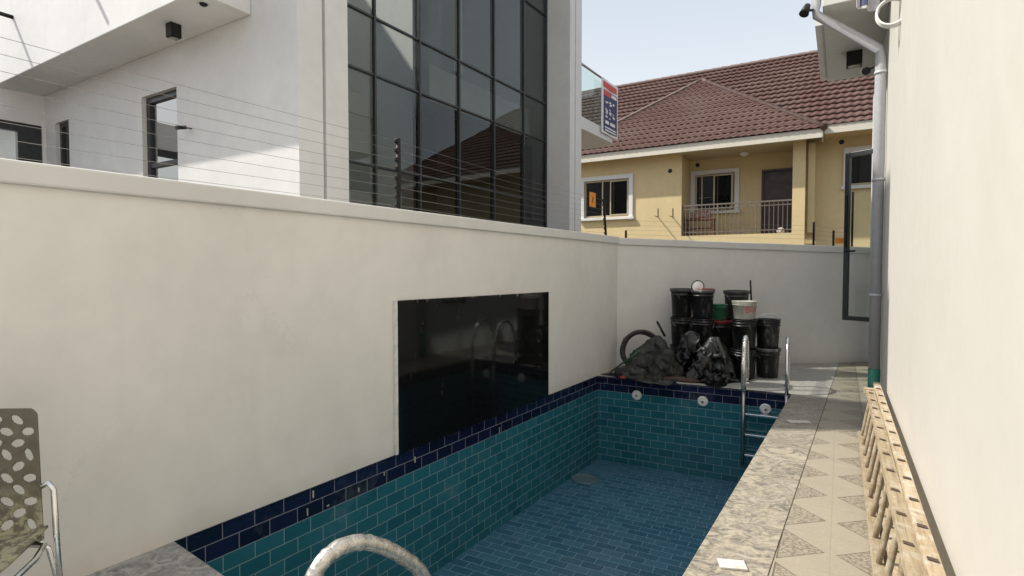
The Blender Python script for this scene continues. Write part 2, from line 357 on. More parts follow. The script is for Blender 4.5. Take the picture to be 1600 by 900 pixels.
# ------------------------------------------------------------------ ground and paving
g = MB(); o4 = [Vector((-400, -400, -.03)), Vector((-400, 400, -.03)), Vector((400, 400, -.03)), Vector((400, -400, -.03))]
i4 = [NR, A, B, C_]; i4 = [v3(p, -.03) for p in i4]
i4 = [i4[1], i4[2], i4[3], i4[0]]
for k in range(4): g.face([o4[k], o4[(k + 1) % 4], i4[(k + 1) % 4], i4[k]])
tag(g.build('ground', M['ground']), kind='structure')
jfar = wall_far(JP, JD); jn = JP + JD * (-5)
jc = hitl(JP, JD, C_, (C_ - B).normalized())
pn = (A - NR).normalized()          # near pool edge direction (towards the wall)
jnear = hitl(JP, JD, NR, (NR - A).normalized())
cop = MB().prism([NR + Vector((-.012, .006, 0)), jnear, jc, C_ + Vector((-.012, 0, 0))], -.028, 0)
tag(cop.build('right_coping', M['granite'], bevel=.004), kind='structure')
nd = MB().prism([A + D * .0 + N * .0, A - D * 5, jn, jnear, NR + Vector((0, .01, 0))], -.028, 0)
tag(nd.build('near_paving', M['granite_grey'], bevel=.004), kind='structure')
fd = MB().prism([B, C_, jc, jfar, K], -.028, 0)
tag(fd.build('far_paving', M['deck'], bevel=.003), kind='structure')
rwn = RW - E_ * 11; rwf = wall_far(RW, E_)
pm = MB(); gap = EN * .004
pm.prism([p for p in (jn + gap, rwn + EN * .02, rwf + EN * .02, jfar + gap)], -.028, -.001)
po = pm.build('path', M['path']); tag(po, kind='structure')
ang = math.atan2(-E_.x, E_.y); Rm = Matrix.Rotation(ang, 4, 'Z')             # local y along the path
for v in po.data.vertices: v.co = Rm.inverted() @ (v.co + po.location - P0)
po.location = P0; po.rotation_euler = (0, 0, ang)

# ------------------------------------------------------------------ swimming pool
DEP = -1.18
pool = thing('swimming_pool', (A + C_) / 2 + Vector((0, 0, DEP)), 'empty teal tiled swimming pool with a navy band, beside the cream wall', 'swimming pool')
def poolwall(a, b, off=0.0):
    L = (b - a).length; m = MB()
    m.face([v3(a, 0), v3(b, 0), v3(b, DEP), v3(a, DEP)], uv=[(off, 0), (off + L, 0), (off + L, DEP), (off, DEP)])
    return m
poolwall(A, B, .135).build('pool_wall', M['tile_wall'], pool); poolwall(B, C_, .06).build('pool_wall', M['tile_wall'], pool)
poolwall(C_, NR, .0).build('pool_wall', M['tile_wall'], pool); poolwall(NR, A, .05).build('pool_wall', M['tile_wall'], pool)
fm = MB(); q4 = [A, B, C_, NR]; fx = (C_ - B).normalized(); fy = Vector((-fx.y, fx.x, 0))
fm.face([v3(p, DEP) for p in q4][::-1], uv=[((p - A).dot(fx), (p - A).dot(fy)) for p in q4][::-1]); fm.build('pool_floor', M['tile_floor'], pool)
FO = (Vector((-(C_ - B).y, (C_ - B).x, 0))).normalized()                      # outward of the far pool edge
for px, py in ((995, 617.5), (1098, 627), (1196, 639)):
    p = V(px, py, B, fx); Mx = Matrix([(fx.x, 0, -FO.x), (fx.y, 0, -FO.y), (0, 1, 0)])
    it = MB().lathe([(.0, .022), (.018, .022), (.019, .012), (.03, .014), (.05, .018), (.064, .012), (.066, .0)], p, 28, Mx).build('inlet_fitting', M['white_plastic'], pool)
    MB().lathe([(0, .026), (.011, .026), (.012, .02)], p, 16, Mx).build('inlet_nozzle', M['frame'], it)
dr = G(913, 748, DEP + .004)
MB().lathe([(.0, .004), (.12, .006), (.135, .010), (.15, .014), (.165, .008), (.17, 0)], dr, 36).build('drain_cover', simple('worn drain plastic', (.10, .15, .17), .5, var=.3), pool)
# a thin debris line and dried cement dabs on the left pool wall
M['cement'] = simple('dried cement', (.38, .38, .36), .9)
for px, py, w, h in ((489, 772, .012, .05), (512, 790, .02, .012), (560, 765, .012, .03), (480, 800, .01, .05), (600, 740, .01, .03), (648, 718, .014, .05), (780, 672, .012, .06)):
    p = V(px, py, A, D); MB().box(p + N * .003, D, N, Z, w, .004, h).build('cement_dab', M['cement'], pool, bevel=.001)
p0 = V(512, 830, A, D) + N * .004; tw = [p0 + D * (t * .16) + Vector((0, 0, -.05 * t + .02 * math.sin(t * 3))) + N * .012 * math.sin(t * 3.1) for t in [i / 8 for i in range(9)]]

# ------------------------------------------------------------------ boundary walls
HL0 = 1.946; TH = .2
def wall_obj(name, a, b, z0, z1a, z1b, th, out, label, cat, matw, matc):
    """a->b inner face line, 'out' horizontal direction of the thickness"""
    t = thing(name, v3((a + b) / 2), label, cat)
    w = MB(); ch = .105
    w.hexa([v3(a, z0), v3(b, z0), v3(b, z0) + out * th, v3(a, z0) + out * th, v3(a, z1a - ch), v3(b, z1b - ch), v3(b, z1b - ch) + out * th, v3(a, z1a - ch) + out * th]).build('wall', matw, t)
    c = MB(); i = -out * .03
    c.hexa([v3(a, z1a - ch) + i, v3(b, z1b - ch) + i, v3(b, z1b - ch) + out * (th + .03), v3(a, z1a - ch) + out * (th + .03), v3(a, z1a) + i, v3(b, z1b) + i, v3(b, z1b) + out * (th + .03), v3(a, z1a) + out * (th + .03)]).build('coping', matc, t, bevel=.012)
    return t
wl_ = wall_obj('boundary_wall', A - D * 9, K, -.03, HL0, 1.97, TH, -N, 'long cream rendered boundary wall with black panel, running beside the pool', 'wall', M['wall'], M['cap'])
w2end = K + W2 * 9; WN = Vector((-W2.y, W2.x, 0))
w2_ = wall_obj('boundary_wall', K - W2 * .25, w2end, -.03, 1.965, 1.70, TH, WN, 'short cream boundary wall behind the heap of buckets at the far end', 'wall', M['wall'], M['cap'])
# black glass panel on the left wall
pa = V(618, 470, A, D); pb = V(855, 457, A, D); za, zb = 1.235, 1.222
pan = MB(); f_, b_ = N * .022, N * .0005
pan.hexa([v3(pa, .004) + b_, v3(pb, .004) + b_, v3(pb, .004) + f_, v3(pa, .004) + f_, v3(pa, za) + b_, v3(pb, zb) + b_, v3(pb, zb) + f_, v3(pa, za) + f_])
tag(pan.build('wall_panel', M['black_glass'], bevel=.002), 'glossy black panel with pale splashes, set on the cream wall just above the pool edge', 'wall panel')
M['plaster'] = simple('white plaster trim', (.72, .70, .66), .8)
tag(MB().hexa([v3(pa, .004) - D * .03 + b_, v3(pa, .004) - D * .002 + b_, v3(pa, .004) - D * .002 + N * .026, v3(pa, .004) - D * .03 + N * .026, v3(pa, za) - D * .03 + b_, v3(pa, za) - D * .002 + b_, v3(pa, za) - D * .002 + N * .026, v3(pa, za) - D * .03 + N * .026]).build('plaster_bead', M['plaster'], bevel=.003), 'thin upright white plaster bead along the left side of the black panel', 'trim')

# ------------------------------------------------------------------ electric fence on the left wall
ZT = lambda p: HL0 + (1.97 - HL0) * ((p - A).to_2d().length / 6.2)
def fence_post(base, top, lean, parent, r=.014, nk=8, kn=True):
    po_ = MB().tube([base, top], r, 8).build('post', M['black_metal'], parent)
    if kn:
        for i in range(nk):
            k = MB(); c = base.lerp(top, (i + .7) / nk); k.lathe([(0, -.016), (.014, -.016), (.02, -.006), (.012, 0), (.02, .006), (.014, .016), (0, .016)], c - N * 0 - D * .022, 10)
            k.tube([c - D * .022, c], .005, 6)
            k.build('insulator', M['black_metal'], po_)
    return po_
WC = A - N * .1
fence = thing('electric_fence', v3(V(623, 330, WC, D), HL0), 'thin wire electric fence on black posts along the top of the long cream wall', 'electric fence')
pA = V(623, 330, WC, D); posts = [(pA, .6, Vector((0, 0, 0))), (V(947, 365, WC, D), .54, Vector((-.05, -.06, 0))), (pA - D * 4.3, .6, Vector((0, 0, 0)))]
tops = []
for (p, h, ln) in posts:
    b = v3(p, ZT(p)); t = b + Vector((0, 0, h)) + ln; fence_post(b, t, 0, fence, .02 if p is pA else .016); tops.append((b, t))
for i in range(8):
    f = (i + .7) / 8; P = [tops[2][0].lerp(tops[2][1], f), tops[0][0].lerp(tops[0][1], f), tops[1][0].lerp(tops[1][1], f)]
    pts = []
    for a, b in ((P[0], P[1]), (P[1], P[2])):
        for k in range(8):
            t = k / 8; pts.append(a.lerp(b, t) - Z * (.02 * math.sin(math.pi * t)) - D * .022)
    pts.append(P[2]); MB().tube(pts, .0013, 5).build('wire', simple('fence wire', (.22, .21, .20), .5, .5) if i == 0 else bpy.data.materials['fence wire'], fence)
# far wall fence
W2C = K + WN * .1
fence2 = thing('electric_fence', v3(V(1271, 385, W2C, W2), 1.88), 'sparse electric fence on short black posts along the far boundary wall', 'electric fence')
def zt2(p): return 1.965 + (1.70 - 1.965) * ((p - (K - W2 * .25)).to_2d().length / 9.25)
q_ = []
for px, y1, y0 in ((978, 360, 372), (1271, 347, 383), (1302, 360, 384), (1331, 300, 386)):
    p = V(px, y0, W2C, W2); tp = V(px, y1, W2C, W2); b = v3(p, zt2(p)); fence_post(b, v3(p, tp.z), 0, fence2, .017, 4, False); q_.append((b, v3(p, tp.z)))
for i in range(4):
    z = .06 + i * .07; pts = [q_[0][0] + Z * z] + [q_[1][0] + Z * (z + .04), q_[2][0] + Z * (z + .02), q_[3][0] + Z * (z + .05)]
    MB().tube(pts, .0015, 5).build('wire', bpy.data.materials['fence wire'], fence2)
def warn_sign(c, ax, w, h, label):
    t = thing('warning_sign', c - Z * h / 2, label, 'sign')
    MB().box(c, ax, ax.cross(Z), Z, w, .004, h).build('plate', M['orange'], t, bevel=.001)
    n = ax.cross(Z) * .0035; m = MB(); s = h * .3
    for sg in (1, -1):
        m.add([c + n * sg + ax * (-.1 * s) + Z * s, c + n * sg + ax * (.5 * s) + Z * s * .1, c + n * sg + ax * (.05 * s) + Z * .05 * s, c + n * sg + ax * (.1 * s) - Z * s, c + n * sg - ax * (.5 * s) - Z * s * .1, c + n * sg - ax * (.05 * s) - Z * .05 * s], [(0, 1, 2, 3, 4, 5)])
    m.build('bolt_mark', M['black_metal'], t)
cs = V(926, 312, A - N * .1 + D * .2, D); warn_sign(cs, D, .2, .2, 'square orange warning sign hanging on the fence wires beside the glass house corner')
cs = V(1315, 376, W2C, W2); warn_sign(cs, W2, .22, .09, 'small flat orange warning sign on the far wall beside the open window')

# ------------------------------------------------------------------ white house on the left
C0 = Vector((-2.135, 5.5, 0)); MQ = Vector((-.858, .514, 0)).normalized(); OQ = Vector((-.514, -.858, 0)).normalized()  # side facade runs along MQ, faces OQ
dL = Vector((.553, .833, 0)).normalized(); nL = Vector((.833, -.553, 0)).normalized()
HL = thing('white_house', C0, 'large modern white house with a tall dark glass curtain wall, behind the long cream wall', 'house')
TOPZ = 8.6; SOF = 4.19; OVH = .58
# side facade with real openings
def facade(a, d, out, s0, s1, z0, z1, holes, th, mat, name, parent):
    xs = sorted({s0, s1, *[h[0] for h in holes], *[h[1] for h in holes]}); zs = sorted({z0, z1, *[h[2] for h in holes], *[h[3] for h in holes]})
    m = MB()
    def P(s, z, k=0): return v3(a, z) + d * s - out * k
    for i in range(len(xs) - 1):
        for j in range(len(zs) - 1):
            cx, cz = (xs[i] + xs[i + 1]) / 2, (zs[j] + zs[j + 1]) / 2
            if any(h[0] < cx < h[1] and h[2] < cz < h[3] for h in holes): continue
            m.face([P(xs[i], zs[j]), P(xs[i + 1], zs[j]), P(xs[i + 1], zs[j + 1]), P(xs[i], zs[j + 1])])
            m.face([P(xs[i], zs[j], th), P(xs[i], zs[j + 1], th), P(xs[i + 1], zs[j + 1], th), P(xs[i + 1], zs[j], th)])
    for h in list(holes) + [(s0, s1, z0, z1)]:
        c = [(h[0], h[2]), (h[1], h[2]), (h[1], h[3]), (h[0], h[3])]
        for k in range(4):
            p, q = c[k], c[(k + 1) % 4]; m.face([P(*p), P(*q), P(*q, th), P(*p, th)])
    return m.build(name, mat, parent)
def frame_window(a, d, out, h, parent, fw=.06, inset=.06, dep=.06, mull=(), trans=(), glass='glass_win', name='window', fmat='frame', label=None):
    s0, s1, z0, z1 = h
    def P(s, z): return v3(a, z) + d * s - out * inset
    m = MB()
    m.box(P(s0 + fw / 2, (z0 + z1) / 2), d, out, Z, fw, dep, z1 - z0); m.box(P(s1 - fw / 2, (z0 + z1) / 2), d, out, Z, fw, dep, z1 - z0)
    m.box(P((s0 + s1) / 2, z1 - fw / 2), d, out, Z, s1 - s0 - 2 * fw, dep - .004, fw); m.box(P((s0 + s1) / 2, z0 + fw / 2), d, out, Z, s1 - s0 - 2 * fw, dep - .004, fw)
    for s in mull: m.box(P(s, (z0 + z1) / 2), d, out, Z, fw * .8, dep - .008, z1 - z0 - 2 * fw)
    for z in trans: m.box(P((s0 + s1) / 2, z), d, out, Z, s1 - s0 - 2 * fw, dep - .012, fw * .8)
    w = m.build(name, M[fmat], parent, bevel=.004, label=label)
    g_ = MB().face([P(s0 + fw * .5, z0 + fw * .5), P(s1 - fw * .5, z0 + fw * .5), P(s1 - fw * .5, z1 - fw * .5), P(s0 + fw * .5, z1 - fw * .5)])
    g_.build('pane', M[glass], w); return w
def sQ(px, py, a=C0, d=MQ):
    p = V(px, py, a, d); return (p - v3(a, p.z)).dot(d), p.z
w1 = (sQ(277, 200)[0], sQ(222, 200)[0], .9, sQ(250, 143)[1]); w2 = (sQ(108, 220)[0], sQ(87, 220)[0], 1.0, sQ(98, 189)[1])
SRET = sQ(72, 250)[0]
facade(C0, MQ, OQ, .0, SRET + 6, 0, TOPZ, [w1, w2], .22, M['white'], 'wall', HL)
MB().face([v3(C0 + MQ * .6 - OQ * 2.4, 0), v3(C0 + MQ * 9 - OQ * 2.4, 0), v3(C0 + MQ * 9 - OQ * 2.4, TOPZ - .3), v3(C0 + MQ * .6 - OQ * 2.4, TOPZ - .3)]).build('inner_room', M['interior'], HL)
frame_window(C0, MQ, OQ, w1, HL, .075, .09, .07, trans=(sQ(250, 254)[1],))
frame_window(C0, MQ, OQ, w2, HL, .06, .09, .07, mull=((w2[0] + w2[1]) / 2,))
# return wall with a wide sliding door at the far left
RP = C0 + MQ * SRET
def sR(px, py): p = V(px, py, RP, dL); return (p - v3(RP, p.z)).dot(-dL), p.z
zt = sR(64, 197)[1]
dh = (sR(66.5, 230)[0], 3.3, .05, zt); stw = sR(46, 230)[0] - dh[0]
facade(RP, -dL, nL, 0, 4.6, 0, SOF - .002, [dh], .2, M['white'], 'wall', HL)
MB().box(v3(RP, (dh[2] + dh[3]) / 2) - dL * (dh[0] + stw / 2) - nL * .085, dL, nL, Z, stw - .004, .12, dh[3] - dh[2] - .01).build('door_stile', M['frame'], HL, bevel=.004)
frame_window(RP, -dL, nL, (dh[0] + stw, dh[1], dh[2], dh[3]), HL, .13, .08, .11, mull=(2.4,), glass='glass_clear', name='sliding_door')
# overhanging upper storey
ob0 = C0 + MQ * .745; ob1 = C0 + MQ * 12
ov = MB(); hb = [ob0 + OQ * OVH, ob0 + OQ * .0025, ob1 + OQ * .0025, ob1 + OQ * OVH]
ov.prism(hb, SOF, TOPZ + .2).build('upper_storey', M['white'], HL, bevel=.01)
def spout(px, py, L, label):
    p = V(px, py, ob0 + OQ * OVH, MQ)
    m = MB().tube([p - OQ * .02, p + OQ * L], .028, 12); return m.build('water_spout', M['black_metal'], HL)
spout(20, 27, .42, ''); spout(136, -34, .25, '')
# glazed front: white frame columns, recess, curtain wall
def FP(t, k=0.0): return C0 + dL * t - nL * k     # along the front plane, k metres behind it
tL0, tL1 = .035, .62; tR0, tR1 = (V(890, 300, C0, dL) - C0).dot(dL), (V(908, 300, C0, dL) - C0).dot(dL)
REC = .526
def col(t0, t1, k0, k1, gr):
    m = MB()
    # column with one vertical groove at gr
    m.prism([FP(t0, k0), FP(gr - .02, k0), FP(gr - .02, k1), FP(t0, k1)][::-1], 0, TOPZ + .1)
    m.prism([FP(gr + .02, k0), FP(t1, k0), FP(t1, k1), FP(gr + .02, k1)][::-1], 0, TOPZ + .1)
    m.prism([FP(gr - .02, k0 + .05), FP(gr + .02, k0 + .05), FP(gr + .02, k1), FP(gr - .02, k1)][::-1], 0, TOPZ + .1)
    return m
tg = (V(510.5, 300, C0, dL) - C0).dot(dL)
col(-.0, tL1, 0, REC + .1, .31).build('frame_column', M['white'], HL)
col(tR0, tR1, 0, REC + 3.0, tR0 + .22).build('frame_column', M['white'], HL)
MB().prism([FP(0, 0), FP(tR1, 0), FP(tR1, REC + .1), FP(0, REC + .1)][::-1], 7.6, TOPZ + .3).build('parapet', M['white'], HL)
GA = FP(tR0, REC)
tend = tR0; ms = [tend - x for x in (.84, 1.76, 2.68, 3.55, 4.37)]
cw = MB(); zrows = [.35, 1.65, 2.80, 3.95, 4.67, 6.35]
for t in ms + [tL1 + .03, tR0 - .03]: cw.box(FP(t, REC - .02) + Z * 3.8, dL, nL, Z, .032, .05, 7.6)
for z in zrows: cw.box(FP((tL1 + tR0) / 2, REC - .014) + Z * z, dL, nL, Z, tR0 - tL1, .04, .028)
cwo = cw.build('curtain_wall', M['frame'], HL, bevel=.004)
gm = MB(); ts = [tL1] + ms[::-1] + [tR0]; zz = [0] + zrows + [7.6]
rg = random.Random(3)
for i in range(len(ts) - 1):
    for j in range(len(zz) - 1):
        a1, a2 = rg.uniform(-.004, .004), rg.uniform(-.004, .004)
        gm.face([v3(FP(ts[i], REC + a1), zz[j]), v3(FP(ts[i + 1], REC - a1), zz[j]), v3(FP(ts[i + 1], REC - a1 + a2), zz[j + 1]), v3(FP(ts[i], REC + a1 + a2), zz[j + 1])])
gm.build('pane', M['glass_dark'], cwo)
# rooms behind the glass
rm = MB(); back = REC + 3.6
rm.face([v3(FP(-.1, back), 0), v3(FP(tR0 + .4, back), 0), v3(FP(tR0 + .4, back), TOPZ), v3(FP(-.1, back), TOPZ)])
rm.prism([FP(.05, REC + .35), FP(tR0, REC + .35), FP(tR0, back), FP(.05, back)][::-1], 0, .02); rm.prism([FP(2.9, REC + .35), FP(tR0, REC + .35), FP(tR0, back), FP(2.9, back)][::-1], 4.07, 4.62)
for t in (1.15, 3.0): rm.box(FP(t, REC + 1.1) + Z * 3.6, dL, nL, Z, .3, .3, 7.2)
rm.box(FP(2.1, REC + 1.1) + Z * 3.9, dL, nL, Z, 2.2, .28, .3)
rm.face([v3(FP(.7, REC + 1.0), .1), v3(FP(2.72, REC + 1.0), .1), v3(FP(2.72, REC + 1.0), 3.8), v3(FP(.7, REC + 1.0), 3.8)])
rm.box(FP(3.6, REC + .5) + Z * 6.2, dL, nL, Z, .22, .3, 3.0)
MB().prism([FP(3.0, REC + .3), FP(tR0 - .03, REC + .3), FP(tR0 - .03, REC + 1.6), FP(3.0, REC + 1.6)][::-1], 0, 3.9).build('dark_pane_backing', M['dark_room'], HL)  # near-black box added only to make the lower right panes look dark
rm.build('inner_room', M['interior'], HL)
rf = MB().prism([FP(-.0, 3.9), FP(tR1, 3.9), FP(tR1, 8) , FP(0, 8)][::-1], TOPZ - .25, TOPZ - .05); rf.prism([FP(2.95, .25), FP(tR1 - .01, .25), FP(tR1 - .01, 3.898), FP(2.95, 3.898)][::-1], TOPZ - .25, TOPZ - .05); rf.build('roof', M['grey_white'], HL)  # roof gap left to light the rooms; front slab added to shade the pier
# rear walls
MB().prism([FP(tR1, REC + 3.0), FP(tR1, 8), FP(tR1 - .2, 8), FP(tR1 - .2, REC + 3.0)], 0, TOPZ).build('wall', M['white'], HL)
# balcony beyond the glazed front
BL = 1.72
sl = MB(); pts = [FP(tR1 + .003, 0), FP(tR1 + .003, 2.8), FP(tR1 + BL, 2.8)] + [FP(tR1 + BL - .25 + .25 * math.sin(a), .25 - .25 * math.cos(a)) for a in [R_(x) for x in (90, 60, 30, 0)]]
sl.prism(pts, 4.25, 4.49); bal = sl.build('balcony', M['white'], HL, bevel=.01)
MB().face([v3(FP(tR1 + .01, .05), 4.49), v3(FP(tR1 + BL - .12, .05), 4.49), v3(FP(tR1 + BL - .12, .05), 5.5), v3(FP(tR1 + .01, .05), 5.5)]).face([v3(FP(tR1 + BL - .12, .05), 4.49), v3(FP(tR1 + BL - .12, 2.7), 4.49), v3(FP(tR1 + BL - .12, 2.7), 5.5), v3(FP(tR1 + BL - .12, .05), 5.5)]).build('balustrade_glass', M['green_glass'], bal)
MB().tube([v3(FP(tR1, .05), 5.54), v3(FP(tR1 + BL - .1, .05), 5.54), v3(FP(tR1 + BL - .1, 2.7), 5.54)], .025, 8).build('handrail', M['chrome_dull'], bal)
# banner on the balcony
bn = thing('banner', v3(FP(tR1 + .9, -.03), 4.36), 'small navy and red sale banner with white border, tied to the glass balcony', 'banner')
def BP(s, z, k): return v3(FP(tR1 + .86 + s * .86, -.035 - k), 4.36 + z * 1.14)
def brect(m, s0, s1, z0, z1, k, sk=0.0): m.add([BP(s0, z0 + sk * s0, k), BP(s1, z0 + sk * s1, k), BP(s1, z1 + sk * s1, k), BP(s0, z1 + sk * s0, k)], [(0, 1, 2, 3)]); return m
bm_ = MB(); n = 10
for i in range(n):
    for s0, s1 in ((i / n, (i + 1) / n),):
        w = lambda s: .008 * math.sin(s * 9)
        bm_.add([BP(s0, 0, w(s0)), BP(s1, 0, w(s1)), BP(s1, 1, w(s1)), BP(s0, 1, w(s0)), BP(s0, 0, w(s0) - .004), BP(s1, 0, w(s1) - .004), BP(s1, 1, w(s1) - .004), BP(s0, 1, w(s0) - .004)], [(0, 1, 2, 3), (7, 6, 5, 4), (0, 4, 5, 1), (3, 2, 6, 7)])
bm_.build('sheet', simple('white banner vinyl', (.78, .76, .76), .5), bn)
M['navy'] = simple('navy print', (.03, .04, .12), .5); M['redp'] = simple('red print', (.6, .06, .06), .5); M['whitep'] = simple('white print', (.8, .8, .82), .5)
m = MB(); brect(m, .1, .93, .04, .80, .010); m.build('navy_print', M['navy'], bn)
m = MB(); brect(m, .08, .9, .84, .95, .010); brect(m, .12, .5, .70, .80, .0122); m.build('red_print', M['redp'], bn)
for s0, s1, z0, z1 in ((.18, .86, .06, .085), (.18, .86, .11, .135), (.2, .42, .19, .25), (.5, .8, .19, .25), (.55, .88, .72, .78)):
    m = MB(); brect(m, s0, s1, z0, z1, .0135); m.build('printed_line', M['whitep'], bn)
rg2 = random.Random(11)
for row in range(3):
    for k in range(6):
        m = MB(); s0 = .2 + row * .22 + rg2.uniform(0, .03); z0 = .31 + k * .062; brect(m, s0, s0 + rg2.uniform(.07, .15), z0, z0 + rg2.uniform(.018, .034), .0135, rg2.uniform(-.25, .25)); m.build('printed_stroke', M['whitep'], bn)
# fixtures on the white house
def downlight(c, ax, ay, w, h, label):
    t = thing('downlight', c, label, 'light fixture')
    MB().box(c - Z * h / 2, ax, ay, Z, w, w, h).build('housing', M['black_metal'], t, bevel=.006)
    MB().lathe([(0, 0), (w * .33, 0), (w * .36, -.004), (w * .4, -.004)], c - Z * (h + .001), 20).build('lens', simple('frosted lens', (.3, .3, .28), .3) if 'frosted lens' not in bpy.data.materials else bpy.data.materials['frosted lens'], t)
def soff(px, py, h): return G(px, py, h)
downlight(soff(271, 38, SOF), MQ, OQ, .115, .15, 'black square downlight under the soffit of the white house')
downlight(soff(3, 150, SOF), MQ, OQ, .12, .15, 'black square downlight under the soffit at the far left edge')
c = soff(318, 5, SOF); sens = thing('ceiling_sensor', c, 'tiny dark round ceiling sensor under the white house soffit', 'sensor')
MB().lathe([(0, -.03), (.02, -.03), (.035, -.02), (.04, 0)], c, 16).build('dome', M['black_metal'], sens); MB().lathe([(.04, -.006), (.055, -.006), (.055, 0)], c, 20).build('flange', M['grey_white'], sens)
def cctv(c, look, mount, label, k=1.0, mat='black_metal'):
    t = thing('security_camera', c, label, 'security camera'); look = Vector(look).normalized()
    MB().tube([mount, mount.lerp(c, .5), c], .012 * k, 8).build('bracket', M['frame'], t)
    MB().tube([c - look * .09 * k, c + look * .09 * k], .04 * k, 16).build('body', M[mat], t, bevel=.005)
    MB().tube([c + look * .07 * k, c + look * .12 * k], [.044 * k, .046 * k], 16).build('hood', M['frame'], t)
p = V(300, 201, C0, MQ); cctv(p + OQ * .09 + MQ * .05, Vector((-.5, -.8, -.25)), p, 'small dark bullet security camera on the white side wall beside the tall window', .55)

# ------------------------------------------------------------------ cream house on the right
HR = thing('cream_house', RW, 'cream house whose tall sunlit wall stands along the right side of the path', 'house')
ro = RW - E_ * 11; re_ = wall_far(RW, E_)
def RPt(s, k=0.0): return RW + E_ * s + EN * k        # along the wall, k metres into the house
sF = (re_ - RW).dot(E_)
sC = (Vector((3.89, 5.7, 0)) - RW).dot(E_)
MB().prism([RPt(-11), RPt(sC), RPt(sC, .3), RPt(-11, .3)], -.03, 9.0).build('wall', M['cream'], HR)
MB().prism([RPt(sC + .002, .012), RPt(sF, .012), RPt(sF, .3), RPt(sC + .002, .3)], -.03, 4.19).build('wall', M['grey_white'], HR)
us = .59; s1 = (Vector((4.56, 8.0, 0)) - RW).dot(E_)
SU = sC - .33
MB().prism([RPt(SU, -us), RPt(SU, -.003), RPt(sC + .004, -.003), RPt(sC + .004, 6), RPt(s1, 6), RPt(s1, -us)][::-1], 4.2, 8.4).build('upper_storey', M['grey_white'], HR, bevel=.008)
MB().prism([RPt(sC + .3, -us - .09), RPt(sC + .3, -us - .003), RPt(s1 + .05, -us - .003), RPt(s1 + .05, -us - .09)][::-1], 4.26, 4.36).build('ledge', M['white'], HR)
# rainwater pipe: elbow at the overhang corner, diagonal under the soffit, vertical run with a teal foot
pv = Vector((3.815, 5.70, 0)); pr = .052; cor = RPt(sC - .23, -us - .06)
dp = thing('drainpipe', pv, 'grey white rainwater drainpipe with a teal foot, at the shaded corner of the cream house', 'drainpipe')
MB().tube([v3(pv, .44), v3(pv, 3.66), v3(pv, 3.74) + Vector((-.02, 0, .02)), v3(cor, 4.17), v3(cor, 4.27), v3(cor, 8.4)], [pr, pr, pr * .9, .045, .045, .045], 16).build('pipe', M['pipe'], dp)
MB().tube([v3(pv, 0), v3(pv, .44)], pr + .004, 16).build('pipe_foot', M['teal'], dp)
for z in (1.2, 2.4, 3.5): MB().tube([v3(pv, z), v3(pv, z + .03)], pr + .007, 16).build('pipe_clip', M['pipe'], dp)
MB().box(v3(pv + Vector((.085, -.02, 0)), 2.0), E_, EN, Z, .012, .012, 4.0).build('conduit', M['frame'], dp)  # dark strip painted in for the shadow line at the pipe's edge, no conduit
# open casement window
h1 = Vector((4.175, 6.16, 0)); h0 = Vector((3.985, 6.50, 0)); wd = (h0 - h1).normalized(); wo = Vector((wd.y, -wd.x, 0))
WL = (h0 - h1).length + .02; z0, z1 = .88, 2.86
cwn = frame_window(h1, wd, wo, (0, WL, z0, z1), HR, .052, 0, .045, glass='glass_clear', name='window', label='dark framed casement window standing open')
MB().tube([v3(h1 + wd * (WL - .03), 1.70) + wo * -.05, v3(h1 + wd * (WL - .03), 1.70) + wo * -.05 - wd * .12], .011, 8).build('handle', M['black_metal'], cwn)
MB().box(v3(h1 + wd * (WL - .03), 2.05) - wo * .03, wd, wo, Z, .02, .02, .62).build('lock_bar', M['black_metal'], cwn)
downlight(G(1335, 82, 4.2), E_, EN, .17, .17, 'black square downlight under the soffit of the cream house')
p = V(1366, 107, RPt(0, -.0), E_); p = Vector((4.28, 6.6, 3.86)); cctv(p - EN * .0 + Vector((-.05, 0, 0)), (-.4, -.8, -.3), p + EN * .12 + Z * .06, 'white bodied security camera under the cream house soffit above the open window', 1.0, 'white_plastic')
c = v3(cor, 4.22) - Vector((.09, 0, 0)); sp = thing('spotlight', c, 'small dark spotlight at the upper corner of the cream house overhang', 'light fixture')
MB().tube([c + Vector((.06, 0, 0)), c], .014, 8).build('bracket', M['frame'], sp); MB().tube([c + Vector((-.0, 0, .05)), c + Vector((-.05, -.02, -.05))], [.03, .05], 12).build('head', M['black_metal'], sp)
# coil of white conduit and a folded cloth hanging from a wall bracket
zc = 4.45; wpt = RPt((Vector((3.13, 4.45, 0)) - RW).dot(E_)); rc = .135
cc = Vector((3.105, 4.52, 1.48 + (421.5 - 26) / 850 * 4.52))
coil = thing('cable_coil', cc - Z * rc, 'white ring of coiled conduit hanging from the top of the cream wall', 'cable coil')
rx = Vector((.75, -.5, .2)).normalized(); ry = Vector((.25, .2, .95)); ry = (ry - rx * ry.dot(rx)).normalized()
for k_ in range(3):
    off = rx.cross(ry) * (.013 * (k_ - 1)); rr = rc * (1 - .03 * k_)
    MB().tube([cc + off + (rx * math.cos(a) * .8 + ry * math.sin(a)) * rr for a in [i * 2 * math.pi / 36 for i in range(37)]], .0095, 8, cap=False).build('loop', M['white_plastic'], coil)
br_ = thing('wall_bracket', v3(wpt, 3.66), 'dark metal arm projecting from the cream wall and holding the white coil', 'bracket')
wp2 = V(1412, 0, RW, E_); tip = Vector((3.08, 4.56, cc.z + .13))
MB().tube([v3(wp2, tip.z) + EN * .01, tip], .013, 8).build('arm', M['frame'], br_)
MB().box(v3(wp2, tip.z) - EN * .012, E_, EN, Z, .08, .02, .16).build('wall_plate', M['frame'], br_, bevel=.003)
cl = MB(); cA = Vector((2.88, 4.62, 0)); cB = Vector((3.07, 4.60, 0))
